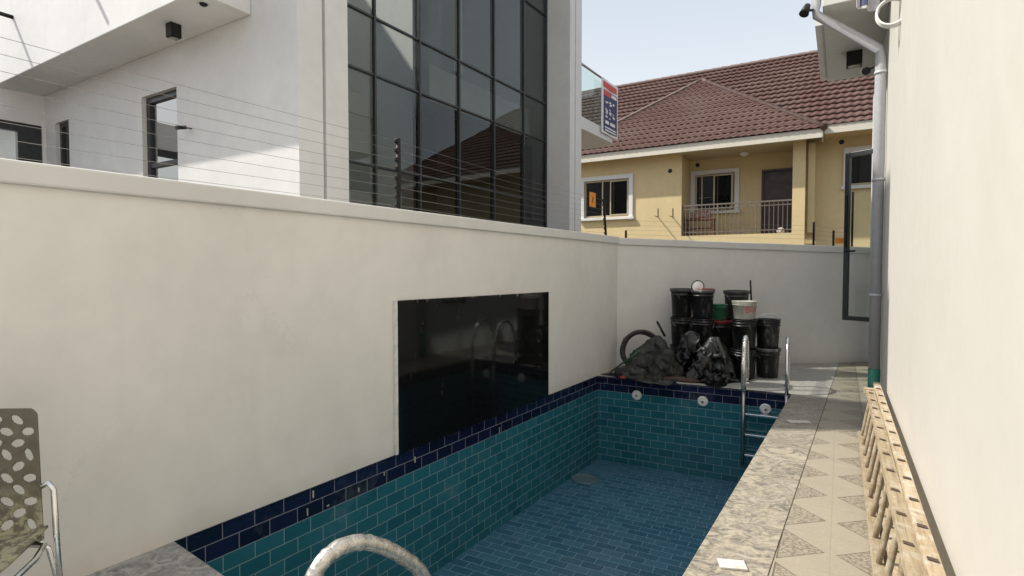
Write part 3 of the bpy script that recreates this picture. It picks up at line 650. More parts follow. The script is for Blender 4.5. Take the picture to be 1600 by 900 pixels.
for i in range(12):
    a = cA.lerp(cB, i / 12); b = cA.lerp(cB, (i + 1) / 12); wv = lambda t: Vector((0, .02 * math.sin(t * 14), 0))
    zb0 = 3.62 + .05 * (1 - i / 12); zb1 = 3.62 + .05 * (1 - (i + 1) / 12)
    a = a + wv(i / 12); b = b + wv((i + 1) / 12); th_ = Vector((0, .006, 0))
    cl.hexa([v3(a, zb0), v3(b, zb1), v3(b, zb1) + th_, v3(a, zb0) + th_, v3(a, 4.3), v3(b, 4.3), v3(b, 4.3) + th_, v3(a, 4.3) + th_])
clo = cl.build('hanging_cloth', simple('pale grey cloth', (.5, .49, .52), .9), None); tag(clo, 'pale grey cloth with a navy stripe hanging beside the white coil', 'cloth')
st = MB(); 
for i in range(2, 5):
    a = cA.lerp(cB, i / 12) + Vector((0, .02 * math.sin(i / 12 * 14) - .003, 0)); b = cA.lerp(cB, (i + 1) / 12) + Vector((0, .02 * math.sin((i + 1) / 12 * 14) - .003, 0))
    st.face([v3(a, 3.68), v3(b, 3.68), v3(b, 4.3), v3(a, 4.3)])
st.build('stripe', M['navy'], clo)

# ------------------------------------------------------------------ yellow house beyond the far wall
q = Vector((.864, -.504, 0)).normalized(); u = Vector((.504, .864, 0)).normalized(); Y0 = Vector((8.92, 18.5, 0))
HY = thing('yellow_house', Y0, 'yellow house with a maroon tiled hip roof and railed porch, beyond the far wall', 'house')
def YP(s, off, z=0.0): return v3(Y0 + q * s + u * off, z)
def sY(px, py, off=0.0):
    p = V(px, py, YP(0, off), q); return (p - YP(0, off)).dot(q), p.z
FZ = 2.72; EZ = 5.68; EZT = 5.93
sa, sb, sc_ = sY(1065, 300)[0], sY(1238, 300)[0], sY(1258, 300)[0]
sw0, sw1 = -6.95, sY(983, 300)[0]
wz0, wz1 = sY(985, 337)[1], sY(985, 278)[1]
facade(YP(0, 0), q, -u, -8.3, sa, 0, EZ + .2, [(sw0, sw1, wz0, wz1)], .22, M['yellow'], 'wall', HY)
facade(YP(0, 0), q, -u, sa, sb, 0, FZ - .25, [], .22, M['yellow'], 'wall', HY)
MB().box(YP((sb + sc_) / 2, .15, (EZ + .2) / 2), q, u, Z, sc_ - sb, .3, EZ + .2).build('porch_pillar', M['yellow'], HY)
MB().prism([YP(sa, .0), YP(sb, .0), YP(sb, 1.45), YP(sa, 1.45)][::-1], FZ - .25, FZ).build('porch_floor', M['yellow'], HY)
MB().prism([YP(sa - .15, -.4), YP(sb + .3, -.4), YP(sb + .3, 1.6), YP(sa - .15, 1.6)][::-1], EZ + .03, EZ + .08).build('porch_ceiling', simple('porch ceiling paint', (.5, .42, .28), .8), HY)
OFP = 1.45
bw = (sY(1086, 300, OFP)[0], sY(1148, 300, OFP)[0], sY(1115, 329, OFP)[1], sY(1115, 272, OFP)[1])
bd = (sY(1190, 300, OFP)[0], sY(1238, 300, OFP)[0] + .1, FZ, sY(1215, 264, OFP)[1])
facade(YP(0, OFP), q, -u, sa - .3, sb + .9, FZ, EZ + .03, [bw, bd], .2, M['yellow'], 'wall', HY)
for s in (sa - .11, sb + .55): MB().box(YP(s, .85, (FZ + EZ) / 2), q, u, Z, .2, 1.24, EZ - FZ).build('wall', M['yellow'], HY)
# main block set back
OM = .65
mwS, mwZ = sY(1352, 270, OM)
mw = (mwS - .45, mwS + 1.1, sY(1352, 288, OM)[1], sY(1352, 236, OM)[1])
facade(YP(0, OM), q, -u, sc_ - .2, 14, 0, 6.0, [mw], .22, M['yellow'], 'wall', HY)
MB().prism([YP(-8.3, 9), YP(-8.3, .2), YP(-8.1, .2), YP(-8.1, 9)], 0, EZ).build('wall', M['yellow'], HY)
MB().prism([YP(13.8, 9), YP(13.8, OM + .2), YP(14, OM + .2), YP(14, 9)], 0, EZ).build('wall', M['yellow'], HY)
MB().prism([YP(-8.3, 9), YP(14, 9), YP(14, 9.2), YP(-8.3, 9.2)], 0, EZ).build('wall', M['yellow'], HY)
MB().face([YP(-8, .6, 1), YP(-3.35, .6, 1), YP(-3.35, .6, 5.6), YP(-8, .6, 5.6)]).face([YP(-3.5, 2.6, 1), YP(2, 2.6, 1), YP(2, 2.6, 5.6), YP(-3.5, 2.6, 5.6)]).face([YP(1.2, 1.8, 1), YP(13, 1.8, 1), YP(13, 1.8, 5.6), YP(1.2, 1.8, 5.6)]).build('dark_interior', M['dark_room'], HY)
M['al'] = simple('beige aluminium', (.45, .38, .27), .4, .3)
def surround(off, h, w=.16):
    s0, s1, z0, z1 = h; m = MB(); o = off - .03
    m.box(YP(s0 - w / 2, o, (z0 + z1) / 2), q, u, Z, w, .06, z1 - z0 + 2 * w); m.box(YP(s1 + w / 2, o, (z0 + z1) / 2), q, u, Z, w, .06, z1 - z0 + 2 * w)
    m.box(YP((s0 + s1) / 2, o, z1 + w / 2), q, u, Z, s1 - s0, .06, w); m.box(YP((s0 + s1) / 2, o - .03, z0 - w / 2), q, u, Z, s1 - s0 + 2 * w + .1, .12, w * .6)
    return m
for off, h, mu in ((0, (sw0, sw1, wz0, wz1), (-6.2, -5.75)), (OFP, bw, (bw[0] + .25, (bw[0] + bw[1]) / 2 + .1)), (OM, mw, (mwS + .3,))):
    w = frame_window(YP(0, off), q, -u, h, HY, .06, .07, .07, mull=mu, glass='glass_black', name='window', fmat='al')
    surround(off, h).build('surround', M['white'], w, bevel=.004)
# open window leaf of the left window and a bright reflecting pane
lw = frame_window(YP(sw1 - .78, -.0), q, -u, (0, .74, wz0 + .04, wz1 - .04), HY, .05, .03, .03, glass='glass_win', name='window_leaf', fmat='al')
lw2 = frame_window(YP(bw[1] - .75, OFP - .1), q, -u, (0, .7, bw[2] + .04, bw[3] - .04), HY, .06, 0, .03, glass='glass_win', name='window_leaf', fmat='al')
MB().face([YP(sw1 - .8, .12, wz0), YP(sw1 - .05, .12, wz0), YP(sw1 - .05, .12, wz1), YP(sw1 - .8, .12, wz1)]).build('curtain', simple('pale reflection sheet', (.45, .44, .40), .9), HY)  # pale sheet imitates the bright reflection in this pane, not a real curtain
MB().face([YP(bw[1] - .3, OFP + .14, bw[2]), YP(bw[1] - .02, OFP + .14, bw[2]), YP(bw[1] - .02, OFP + .14, bw[3]), YP(bw[1] - .3, OFP + .14, bw[3])]).build('curtain', simple('green curtain', (.10, .13, .09), .9), HY)
# door
dm = facade(YP(0, OFP + .06), q, -u, bd[0] + .07, bd[1] - .07, FZ + .01, bd[3] - .07, [], .05, M['wood_door'], 'door', HY)
fr = MB(); 
for s in (bd[0] + .035, bd[1] - .035): fr.box(YP(s, OFP + .02, (bd[2] + bd[3]) / 2), q, u, Z, .07, .12, bd[3] - bd[2])
fr.box(YP((bd[0] + bd[1]) / 2, OFP + .02, bd[3] - .035), q, u, Z, bd[1] - bd[0] - .14, .12, .07); fr.build('door_frame', M['wood_door'], dm)
# porch railing
rl = MB(); rz = sY(1150, 317)[1]; 
rail = None
rb = MB().bar(YP(sa, .06, rz), YP(sb, .06, rz), .05, .05); rb.bar(YP(sa, .06, rz - .14), YP(sb, .06, rz - .14), .03, .03); rb.bar(YP(sa, .06, FZ + .12), YP(sb, .06, FZ + .12), .03, .03)
n = 26
for i in range(n + 1):
    s = sa + (sb - sa) * i / n; rb.bar(YP(s, .06, FZ), YP(s, .06, rz - .03), .02 if i % 9 else .05, .02 if i % 9 else .05, q)
rb.build('porch_railing', M['rail_paint'], HY)
# wall vents and porch lamp
for px, py, off in ((1047, 267, 0), (1090, 258, OFP), (1315, 222, OM)):
    p = V(px, py, YP(0, off), q); Mx = Matrix([(q.x, 0, -u.x), (q.y, 0, -u.y), (0, 1, 0)]); MB().lathe([(0, .01), (.06, .012), (.075, .01), (.08, 0)], p, 16, Mx).build('wall_vent', M['dark_room'], HY)
p = YP(*[sY(1163, 238, .9)[0], .9], EZ + .03); lt = thing('ceiling_lamp', p, 'round white dome lamp on the porch ceiling of the yellow house', 'lamp')
MB().lathe([(0, -.12), (.08, -.11), (.15, -.06), (.17, -.015)], p, 20).build('dome', M['white_plastic'], lt); MB().lathe([(.17, -.015), (.18, -.015), (.18, 0)], p, 20).build('ring', M['chrome_dull'], lt)
# sill boxes below the left window and two air conditioner brackets
for px in (1028, 1051):
    p = V(px, 333, YP(0, 0), q); t = thing('wall_bracket', p, 'thin rusty %s bracket fixed to the sunlit yellow wall' % ('left' if px < 1040 else 'right'), 'bracket', 'empty bracket pair on the yellow wall')
    MB().bar(p - u * .0 + Z * .18, p - Z * .16, .035, .02, q).build('upright', M['rail_paint'], t); MB().bar(p - u * .01 - Z * .14, p - u * .42 - Z * .14, .035, .02, q).build('arm', M['rail_paint'], t)
# fascias and gutters
def fascia(s0, s1, off, z0, z1, end=None):
    m = MB(); m.prism([YP(s0, off - .05), YP(s1, off - .05), YP(s1, off), YP(s0, off)][::-1], z0, z1); return m
SR, SLf, AO, AS, AZ = 1.38, -8.3, 4.5, -3.33, 9.72
EO = -.52; MO = -.42; MEZ = 6.02; RO, RZ = 5.3, 10.33
fm_ = fascia(SLf, SR, EO, EZ - .02, EZ + .27); fm_.prism([YP(SR, EO - .05), YP(SR, MO + .6), YP(SR - .05, MO + .6), YP(SR - .05, EO - .05)], EZ - .02, EZ + .27)
fm_.build('fascia', painted('cream fascia paint', (.66, .62, .53), rough=.7, streak=.5), HY, bevel=.01)
fascia(SR + .02, 14.6, MO, EZ + .1, EZ + .38).build('fascia', bpy.data.materials['cream fascia paint'], HY, bevel=.01)
MB().prism([YP(SLf, EO), YP(SR - .05, EO), YP(SR - .05, .0), YP(SLf, .0)][::-1], EZ + .10, EZ + .13).build('soffit', M['yellow'], HY)
MB().prism([YP(SR + .02, MO), YP(14.5, MO), YP(14.5, OM), YP(SR + .02, OM)][::-1], EZ + .16, EZ + .19).build('soffit', M['yellow'], HY)
# tiled roof planes: real stepped and rolled courses
def inpoly(s, t, poly):
    c = False; j = len(poly) - 1
    for i in range(len(poly)):
        if ((poly[i][1] > t) != (poly[j][1] > t)) and (s < (poly[j][0] - poly[i][0]) * (t - poly[i][1]) / (poly[j][1] - poly[i][1] + 1e-12) + poly[i][0]): c = not c
        j = i
    return c
def roof_face(O, a, b, poly, name='roof_slope', ds=.055, row=.42, wl_=.24):
    a = a.normalized(); b = b.normalized(); nrm = a.cross(b).normalized()
    if nrm.z < 0: nrm = -nrm
    s0 = min(p[0] for p in poly); s1 = max(p[0] for p in poly); t0 = min(p[1] for p in poly); t1 = max(p[1] for p in poly)
    ns = int((s1 - s0) / ds) + 1; nr = int((t1 - t0) / row) + 1; fr_ = [0, .06, .5, .995]
    vs = []; idx = {}; fs = []
    rj = random.Random(5)
    for r in range(nr):
        jit = rj.uniform(0, .22)
        for k, f in enumerate(fr_):
            t = t0 + (r + f) * row
            for i in range(ns + 1):
                s = s0 + i * ds; h = .085 * (1 - f) + .017 * math.cos(2 * math.pi * (s + jit * .5) / wl_) * (1.0 if k else .8) - (.03 if k == 0 else 0)
                idx[(r, k, i)] = len(vs); vs.append(O + a * s + b * t + nrm * h)
    for r in range(nr):
        for k in range(len(fr_)):
            nk = (r, k + 1) if k + 1 < len(fr_) else (r + 1, 0)
            if nk[0] >= nr: continue
            tc = t0 + (r + (fr_[k] + (fr_[k + 1] if k + 1 < len(fr_) else 1)) / 2) * row
            for i in range(ns):
                if not inpoly(s0 + (i + .5) * ds, min(tc, t1 - .001), poly): continue
                fs.append((idx[(r, k, i)], idx[(r, k, i + 1)], idx[(nk[0], nk[1], i + 1)], idx[(nk[0], nk[1], i)]))
    m = MB(); m.add(vs, fs, False); return m.build(name, M['roof'], HY)
def slope(O, a, P2, poly_pts, name='roof_slope'):
    a = a.normalized(); w = P2 - O; b = (w - a * w.dot(a)).normalized()
    roof_face(O, a, b, [((p - O).dot(a), (p - O).dot(b)) for p in poly_pts], name)
apex = YP(AS, AO, AZ); cl_ = YP(SLf - .0, EO - .08, EZT); cr_ = YP(SR + .03, EO - .08, EZT)
slope(cl_, q, apex, [cl_, cr_, apex])
rb0 = YP(AS, RO, AZ + .0)
slope(cr_, u, apex, [cr_, YP(SR + .03, 3.2, EZT), YP(AS, RO + .2, AZ), apex])
slope(YP(SLf, EO, EZT), u, apex, [cl_, YP(SLf, 3.2, EZT), YP(AS, RO + .2, AZ), apex])
me0 = YP(-11, MO - .05, MEZ); me1 = YP(14.8, MO - .05, MEZ); mr0 = YP(-9.5, RO, RZ); mr1 = YP(9.5, RO, RZ)
slope(me0, q, mr0, [YP(-11, MO - .05, MEZ), me1, mr1, mr0])
rbk = MB().face([mr0, mr1, YP(14.8, 11, MEZ), YP(-11, 11, MEZ)]).face([me1, YP(14.8, 11, MEZ), mr1]).face([me0, mr0, YP(-11, 11, MEZ)]).build('roof_slope', M['roof'], HY)
def ridge(a, b, r=.11):
    n = max(2, int((b - a).length / .38)); pts = []; rs = []
    for i in range(n):
        for f, rr in ((0, r), (.97, r * .82)):
            pts.append(a.lerp(b, (i + f) / n) + Z * .04); rs.append(rr)
    MB().tube(pts, rs, 10).build('ridge_cap', M['brown_roof_trim'], HY)
ridge(cr_, apex); ridge(cl_, apex); ridge(apex, YP(AS, RO, AZ + .02)); ridge(mr0, mr1); ridge(me1, mr1)
# things on the porch: crate pile with clothes, plant-like dark bundle
pb = YP(-2.55, .55, FZ)
cr = thing('wooden_table', pb, 'small brown wooden table crowded with clutter behind the porch railing', 'table')
MB().box(pb + Z * .62, q, u, Z, 1.0, .5, .05).build('top', simple('brown wood', (.16, .07, .04), .5), cr, bevel=.004)
for sx in (-.45, .45):
    for sy in (-.2, .2): MB().box(pb + q * sx + u * sy + Z * .3, q, u, Z, .06, .06, .58).build('leg', bpy.data.materials['brown wood'], cr)
MB().box(pb + Z * .3, q, u, Z, .84, .4, .04).build('shelf', bpy.data.materials['brown wood'], cr)
def lump(name, c, sx, sy, sz, amp, freq, mat, seed, sub=4, ax=None, flat=True, ridgey=True):
    bm = bmesh.new(); bmesh.ops.create_icosphere(bm, subdivisions=sub, radius=1.0)
    ax = ax or Vector((1, 0, 0)); ay = Vector((-ax.y, ax.x, 0)); sd = Vector((seed * 3.7, seed * 1.3, seed))
    m = MB(); vs = []
    for v in bm.verts:
        d = v.co.normalized(); pp = d * freq + sd
        h = noise.fractal(pp * .6, 1.0, 2.0, 2)
        if ridgey:
            wp = pp + Vector((noise.noise(pp * 1.3), noise.noise(pp * 1.3 + Vector((7, 0, 0))), noise.noise(pp * 1.3 + Vector((0, 7, 0))))) * 1.1
            f1 = 1 - 2 * abs(noise.noise(Vector((wp.x * 1.1, wp.y * 1.1, wp.z * .55)))); f2 = 1 - 2 * abs(noise.noise(Vector((wp.x * 2.6, wp.y * 2.6, wp.z * 1.2)) + sd))
            h = h * .6 + .28 * f1 + .13 * f2
        r = 1 + amp * h; p = d * r; z = p.z * sz
        z = max(z + sz * .55, 0.0) if flat else z
        vs.append(Vector(c) + ax * p.x * sx + ay * p.y * sy + Z * z)
    fs = [tuple(v.index for v in f.verts) for f in bm.faces]; bm.free(); m.add(vs, fs, True); return m
tag(lump('laundry', pb + Z * .65, .38, .2, .18, .5, 2.5, M['rag'], 4, 3).build('clothes_pile', clothmat('mixed laundry', (.25, .09, .06), (.45, .40, .36), .9)), 'crumpled reddish and pale clothes piled on the porch table', 'clothes')
tag(lump('bundle', pb - q * .75 + u * .1, .26, .25, .5, .45, 3, M['bag'], 9, 3).build('dark_bundle', clothmat('dark green tarp', (.015, .03, .025), (.05, .06, .05), .7)), 'dark green covered bundle at the left end of the porch', 'bundle')
tag(lump('pot', YP(sb - .35, .3, FZ), .12, .12, .14, .2, 2, M['rag'], 2, 2).build('white_sack', simple('white sack cloth', (.6, .58, .52), .8)), 'small white sack on the porch floor by the door', 'sack')

# ------------------------------------------------------------------ pool ladders
def rail_path(base_out, dirp, H, drop, reach=.46, inset=.09):
    """base_out: point on the pool edge; dirp: horizontal unit vector out of the pool"""
    P = []; a = base_out + dirp * (reach)
    P += [a + Z * 0.0, a + Z * (H * .35), a - dirp * .02 + Z * (H * .62)]
    cx = (reach - inset) / 2; mid = base_out + dirp * ((reach - inset) / 2 + .0)
    for k in range(0, 11):
        an = math.pi * k / 10; P.append(mid + dirp * (math.cos(an) * (cx + .05 - .03)) + Z * (H * .72 + math.sin(an) * H * .28))
    e = base_out - dirp * inset
    P += [e + Z * (H * .45), e + Z * .0, e - Z * (drop * .5), e - Z * drop]
    return P
def pool_ladder(e0, e1, outd, H, drop, label, mats, rungs, reach=.46, prof=None):
    t = thing('pool_ladder', v3((e0 + e1) / 2), label, 'pool ladder')
    for i, e in enumerate((e0, e1)):
        P = [e + outd * a_ * 1.06 + Z * (z_ * .95) for a_, z_ in prof] if prof else rail_path(e, outd, H, drop, reach)
        k = len(P) - 3
        MB().tube(P[:k + 1], .0215, 14).build('handrail', mats[0], t); MB().tube(P[k:], .0195, 12).build('lower_rail', mats[1], t)  # lower rail in darker steel, the shade inside the pool put into its colour
        MB().lathe([(.024, .016), (.04, .012), (.046, 0)], P[0], 20).build('flange', M['chrome'], t)
        if mats[2][i]:
            W = P[mats[2][i][0]:mats[2][i][1]]
            W2_ = []
            for a, b in zip(W, W[1:]):
                for f in (0, .25, .5, .75): W2_.append(a.lerp(b, f))
            W2_.append(W[-1]); rr = [mats[2][i][2] * (1 + .14 * noise.noise(Vector((j * .8, i * 5, 1)))) for j in range(len(W2_))]
            m = MB().tube(W2_, rr, 18)
            for v in m.v: v += Vector((noise.noise(v * 30), noise.noise(v * 30 + Vector((9, 0, 0))), noise.noise(v * 30 + Vector((0, 9, 0))))) * .003
            m.build('plastic_wrap', M['wrap'], t)
    ed = (e1 - e0).normalized()
    ins_ = .03 if prof else .09
    for z in rungs:
        a = e0 - outd * ins_ + Z * z; b = e1 - outd * ins_ + Z * z
        MB().box((a + b) / 2, ed, outd, Z, (b - a).length - .04, .075, .028).build('rung', M['chrome'], t, bevel=.006)
    return t
le0 = B + fx * (V(1163, 600, B, fx) - B).dot(fx); le1 = le0 + fx * .47
pool_ladder(v3(le0), v3(le1), FO, .64, .92, 'stainless pool ladder at the far end of the pool, one handrail wrapped in plastic', (M['chrome'], M['chrome_dull'], ((9, 16, .031), None)), (-.28, -.53, -.78))
ne = (NR - A).normalized(); NO = Vector((ne.y, -ne.x, 0)); 
if NO.y > 0: NO = -NO
nl0 = A + ne * 1.60; nl1 = nl0 + ne * .36
nt_ = None
# near ladder stands a little askew: its handrails follow the long wall direction
nbase = Vector((-.345, 2.14, 0)); nb2 = nbase + Vector((.46, -.44, 0)).normalized() * .54
NPROF = [(.50, 0), (.50, .25), (.50, .42), (.49, .49), (.465, .535), (.43, .56), (.385, .57), (.33, .562), (.27, .535), (.20, .485), (.13, .42), (.06, .345), (.01, .27), (-.015, .2), (-.03, .1), (-.03, 0), (-.03, -.46), (-.03, -.92)]
pool_ladder(nbase, nb2, -Vector((.587, .81, 0)).normalized(), .535, .92, 'plastic wrapped steel pool ladder in the foreground at the near end of the pool', (M['chrome'], M['chrome_dull'], ((1, 15, .0275), (1, 15, .0275))), (-.28, -.53, -.78), .60, NPROF)

# ------------------------------------------------------------------ wooden ladders on edge against the cream wall
def wood_ladder(k_top, k_bot, s0, s1, H, label, ph, wt):
    base = RPt((s0 + s1) / 2, -k_bot); t = thing('wooden_ladder', base, label, 'ladder', 'wooden ladders lying on edge against the cream wall')
    topd = RPt(0, -k_top) - RPt(0, -k_bot); lean = (topd + Z * H).normalized(); side = E_.cross(lean).normalized()
    def rail(kk, z, nm, slots):
        m = MB(); n = 40; w = wt if slots else .048; th = .03; prev = None
        for i in range(n + 1):
            s = s0 + (s1 - s0) * i / n; wob = .004 * noise.noise(Vector((s * .9, z * 3, k_top * 20)))
            c = RPt(s, -kk + wob) + Z * (z + .004 * noise.noise(Vector((s, 5, z))))
            sec = [c - side * w / 2 - lean * th / 2, c + side * w / 2 - lean * th / 2, c + side * w / 2 + lean * th / 2, c - side * w / 2 + lean * th / 2]
            if prev:
                b = len(m.v); m.v += prev + sec; m.f += [[b, b + 1, b + 5, b + 4], [b + 1, b + 2, b + 6, b + 5], [b + 2, b + 3, b + 7, b + 6], [b + 3, b, b + 4, b + 7]]; m.sm += [False] * 4
                if i == n: m.f.append([b + 4, b + 5, b + 6, b + 7]); m.sm.append(False)
            else: m.face(sec[::-1])
            prev = sec
        return m.build(nm, M['wood'] if k_top < .1 else M['wood_dark'], t)
    rail(k_bot, .035, 'side_rail', False); top = rail(k_top, H - .019, 'side_rail', True)
    s = s0 + .18 + ph; i = 0
    while s < s1 - .05:
        a = RPt(s, -k_bot) + Z * .03; b = RPt(s + random.uniform(-.012, .012), -k_top) + Z * (H - .02)
        MB().tube([a, a.lerp(b, .3), a.lerp(b, .7), b], [.012, .0145, .0145, .012], 10).build('rung', M['rung_wood'], t)
        tp = RPt(s, -k_top) + Z * (H + .0012)
        MB().box(tp, side, E_, lean, .034, .026, .004).build('tenon', M['slot'], top, bevel=.001)
        s += .30; i += 1
    return t
M['slot'] = simple('dark end grain', (.07, .045, .03), .8)
sn = -5.6
wood_ladder(.078, .125, sn, (Vector((3.44, 5.02, 0)) - RW).dot(E_), .435, 'wooden ladder lying on edge, the one right against the cream wall', .05, .052)
wood_ladder(.139, .200, sn + .05, (Vector((3.21, 4.70, 0)) - RW).dot(E_), .425, 'wooden ladder lying on edge, the outer one beside the tiled path', .12, .060)
kb = G(1362, 611, .40); tag(MB().box(kb, EN, E_, Z, .12, .05, .05).build('plank_offcut', M['wood'], bevel=.004), 'short pale wooden offcut across the far end of the outer ladder', 'plank')
kb = G(1359, 640, .12); 

# ------------------------------------------------------------------ small items on the coping
M['loose_tile'] = bucketmat('off white glazed tile', (.55, .54, .51), (.35, .32, .28), .6, .25)
def flat(px, py, w, l, rot, label):
    c = G(px, py, .001); d = Vector((math.cos(rot), math.sin(rot), 0)); e = Vector((-d.y, d.x, 0))
    tag(MB().box(c + Z * .006, d, e, Z, w, l, .011).build('ceramic_tile', M['loose_tile'], bevel=.002), label, 'tile')
flat(1144, 884, .13, .085, R_(-10), 'white square tile lying loose on the granite coping nearest the camera')
flat(1248, 660, .20, .085, R_(-3), 'white tile lying on the granite coping at the edge of the far shade')

# ------------------------------------------------------------------ buckets
def bucket_mesh(parent, mat, r=.155, h=.40, lid=None, rim=None, handle=True, open_=False):
    b = r * .86
    prof = [(0, .004), (b - .01, 0), (b, .01), (b + (r - b) * .78, h * .78), (b + (r - b) * .78 + .010, h * .79), (b + (r - b) * .8 + .010, h * .805), (b + (r - b) * .8, h * .815), (r - .004, h * .88), (r + .008, h * .885), (r + .008, h * .90), (r - .002, h * .905), (r, h - .012), (r + .009, h - .010), (r + .009, h), (r - .002, h), (r - .008, h - .01), (b - .005, .02), (0, .018)]
    base = BASE[parent.name]; MB().lathe(prof, base, 28).build('body', mat, parent)
    if lid: MB().lathe([(0, h + .012), (r - .02, h + .012), (r - .012, h + .018), (r + .008, h + .018), (r + .013, h + .008), (r + .013, h - .022), (r + .0095, h - .022)], base, 28).build('lid', lid, parent)
    if rim: MB().lathe([(r + .01, h - .035), (r + .016, h - .03), (r + .016, h + .006), (r - .004, h + .008)], base, 28).build('rim', rim, parent)
    if handle:
        pts = [base + Vector((math.cos(a) * (r + .012), -math.sin(a) * .05 - .02 * math.sin(a), h * .86 - math.sin(a) * (r * .95))) for a in [math.pi * i / 14 for i in range(15)]]
        MB().tube(pts, .0028, 6).build('handle', M['chrome_dull'], parent)
def bk(px, Y, z, label, mat='bk_black', r=.155, h=.40, lid=None, rim=None, rot=0, group='buckets stacked against the far wall', handle=True):
    X = (px - 800) / 850 * Y; t = thing('bucket', Vector((X, Y, z)), label, 'bucket', group)
    bucket_mesh(t, M[mat], r, h, M[lid] if lid else None, M[rim] if rim else None, handle); t.rotation_euler = (0, 0, rot); return t
hh = .402
lv = ['bottom', 'middle', 'top']
for i in range(3): bk(1066, 7.80, i * hh, 'black bucket, %s one of the tall stack at the left rear' % lv[i], 'bk_black', .155, .40, rot=.4 * i, rim='bk_grey' if i == 2 else None)
for i in range(3): bk(1098, 7.62, i * hh, 'black bucket, %s one of the stack under the round white lamp' % lv[i], 'bk_black', .15, .395, lid='red_plastic' if i == 2 else None, rim='bk_lid' if i == 2 else None, rot=-.3 * i)
for i in range(2): bk(1127, 7.74, i * .375, 'black bucket %s, under the small green bucket' % ('with red lid' if i else 'on the paving'), 'bk_black', .145, .372, lid='red_plastic' if i else None, rot=.8)
bk(1124, 7.74, .77, 'small green bucket on top of the red lidded bucket', 'bk_green', .115, .22, rot=.3)
for i in range(3): bk(1151, 7.86, i * .392, 'dark grey bucket, %s one of the stack behind the white bucket' % lv[i], 'bk_grey' if i == 2 else 'bk_black', .165, .39, rim='bk_grey' if i == 2 else None, rot=.2 * i)
for i in range(2): bk(1164, 7.40, i * hh, 'black bucket, %s one below the white bucket' % ('upper' if i else 'lower'), 'bk_black', .16, .40, rot=.5 + i)
wb = bk(1164, 7.40, .81, 'white bucket with a smudged printed label, on top of two black buckets', 'bk_white', .155, .245, rot=.1)
for i in range(2): bk(1201, 7.48, i * hh, 'black bucket at the right end of the heap, %s' % ('upper one with its handle up' if i else 'lower one with a pale rim'), 'bk_black', .155, .40, rim='bk_lid' if not i else None, rot=.2 - i)
cB = BASE[wb.name]
lb = MB()
for k, (w, z, x) in enumerate(((.09, .17, -.03), (.06, .145, -.04), (.09, .12, -.02), (.05, .095, -.04), (.05, .15, .06), (.04, .12, .07))):
    n_ = 6; r_ = .155 * .93 + .004
    for j in range(n_):
        a0 = -math.pi / 2 + (x - w / 2 + w * j / n_) / r_; a1 = -math.pi / 2 + (x - w / 2 + w * (j + 1) / n_) / r_
        lb.face([cB + Vector((r_ * math.cos(a), r_ * math.sin(a), zz_)) for a, zz_ in ((a0, z - .006), (a1, z - .006), (a1, z + .006), (a0, z + .006))])
lb.build('label_print', M['redp'], wb)
# raised wire handle with foam on the right bucket
c = Vector(((1201 - 800) / 850 * 7.48, 7.48, hh * 2)); tag(MB().tube([c + Vector((math.cos(a) * .15, 0, math.sin(a) * .085 - .02)) for a in [math.pi * i / 12 for i in range(13)]], .006, 6).build('wire_handle', M['white_plastic']), 'raised pale wire handle over the right hand black bucket', 'handle')
c = Vector(((1090 - 800) / 850 * 7.55, 7.55, 1.185 + .06)); lamp = thing('round_lamp', c - Z * .07, 'round white faced work lamp lying on the red lidded bucket stack', 'lamp')
Mx = Matrix([(1, 0, 0), (0, 0, -1), (0, 1, 0)])
MB().lathe([(0, -.03), (.07, -.03), (.092, 0), (.092, .012), (.078, .014)], c, 28, Mx).build('housing', M['frame'], lamp); MB().lathe([(.078, .012), (.04, .02), (0, .022)], c, 28, Mx).build('face', simple('bright white lens', (.9, .9, .9), .3, var=.02), lamp)
a = Vector(((1172.5 - 800) / 850 * 7.83, 7.83, 1.0)); tag(MB().tube([a + Vector((.02, 0, 0)), a + Vector((-.0, 0, .33))], .012, 8).build('stick', M['black_metal']), 'dark stick standing upright in the grey bucket stack', 'stick')
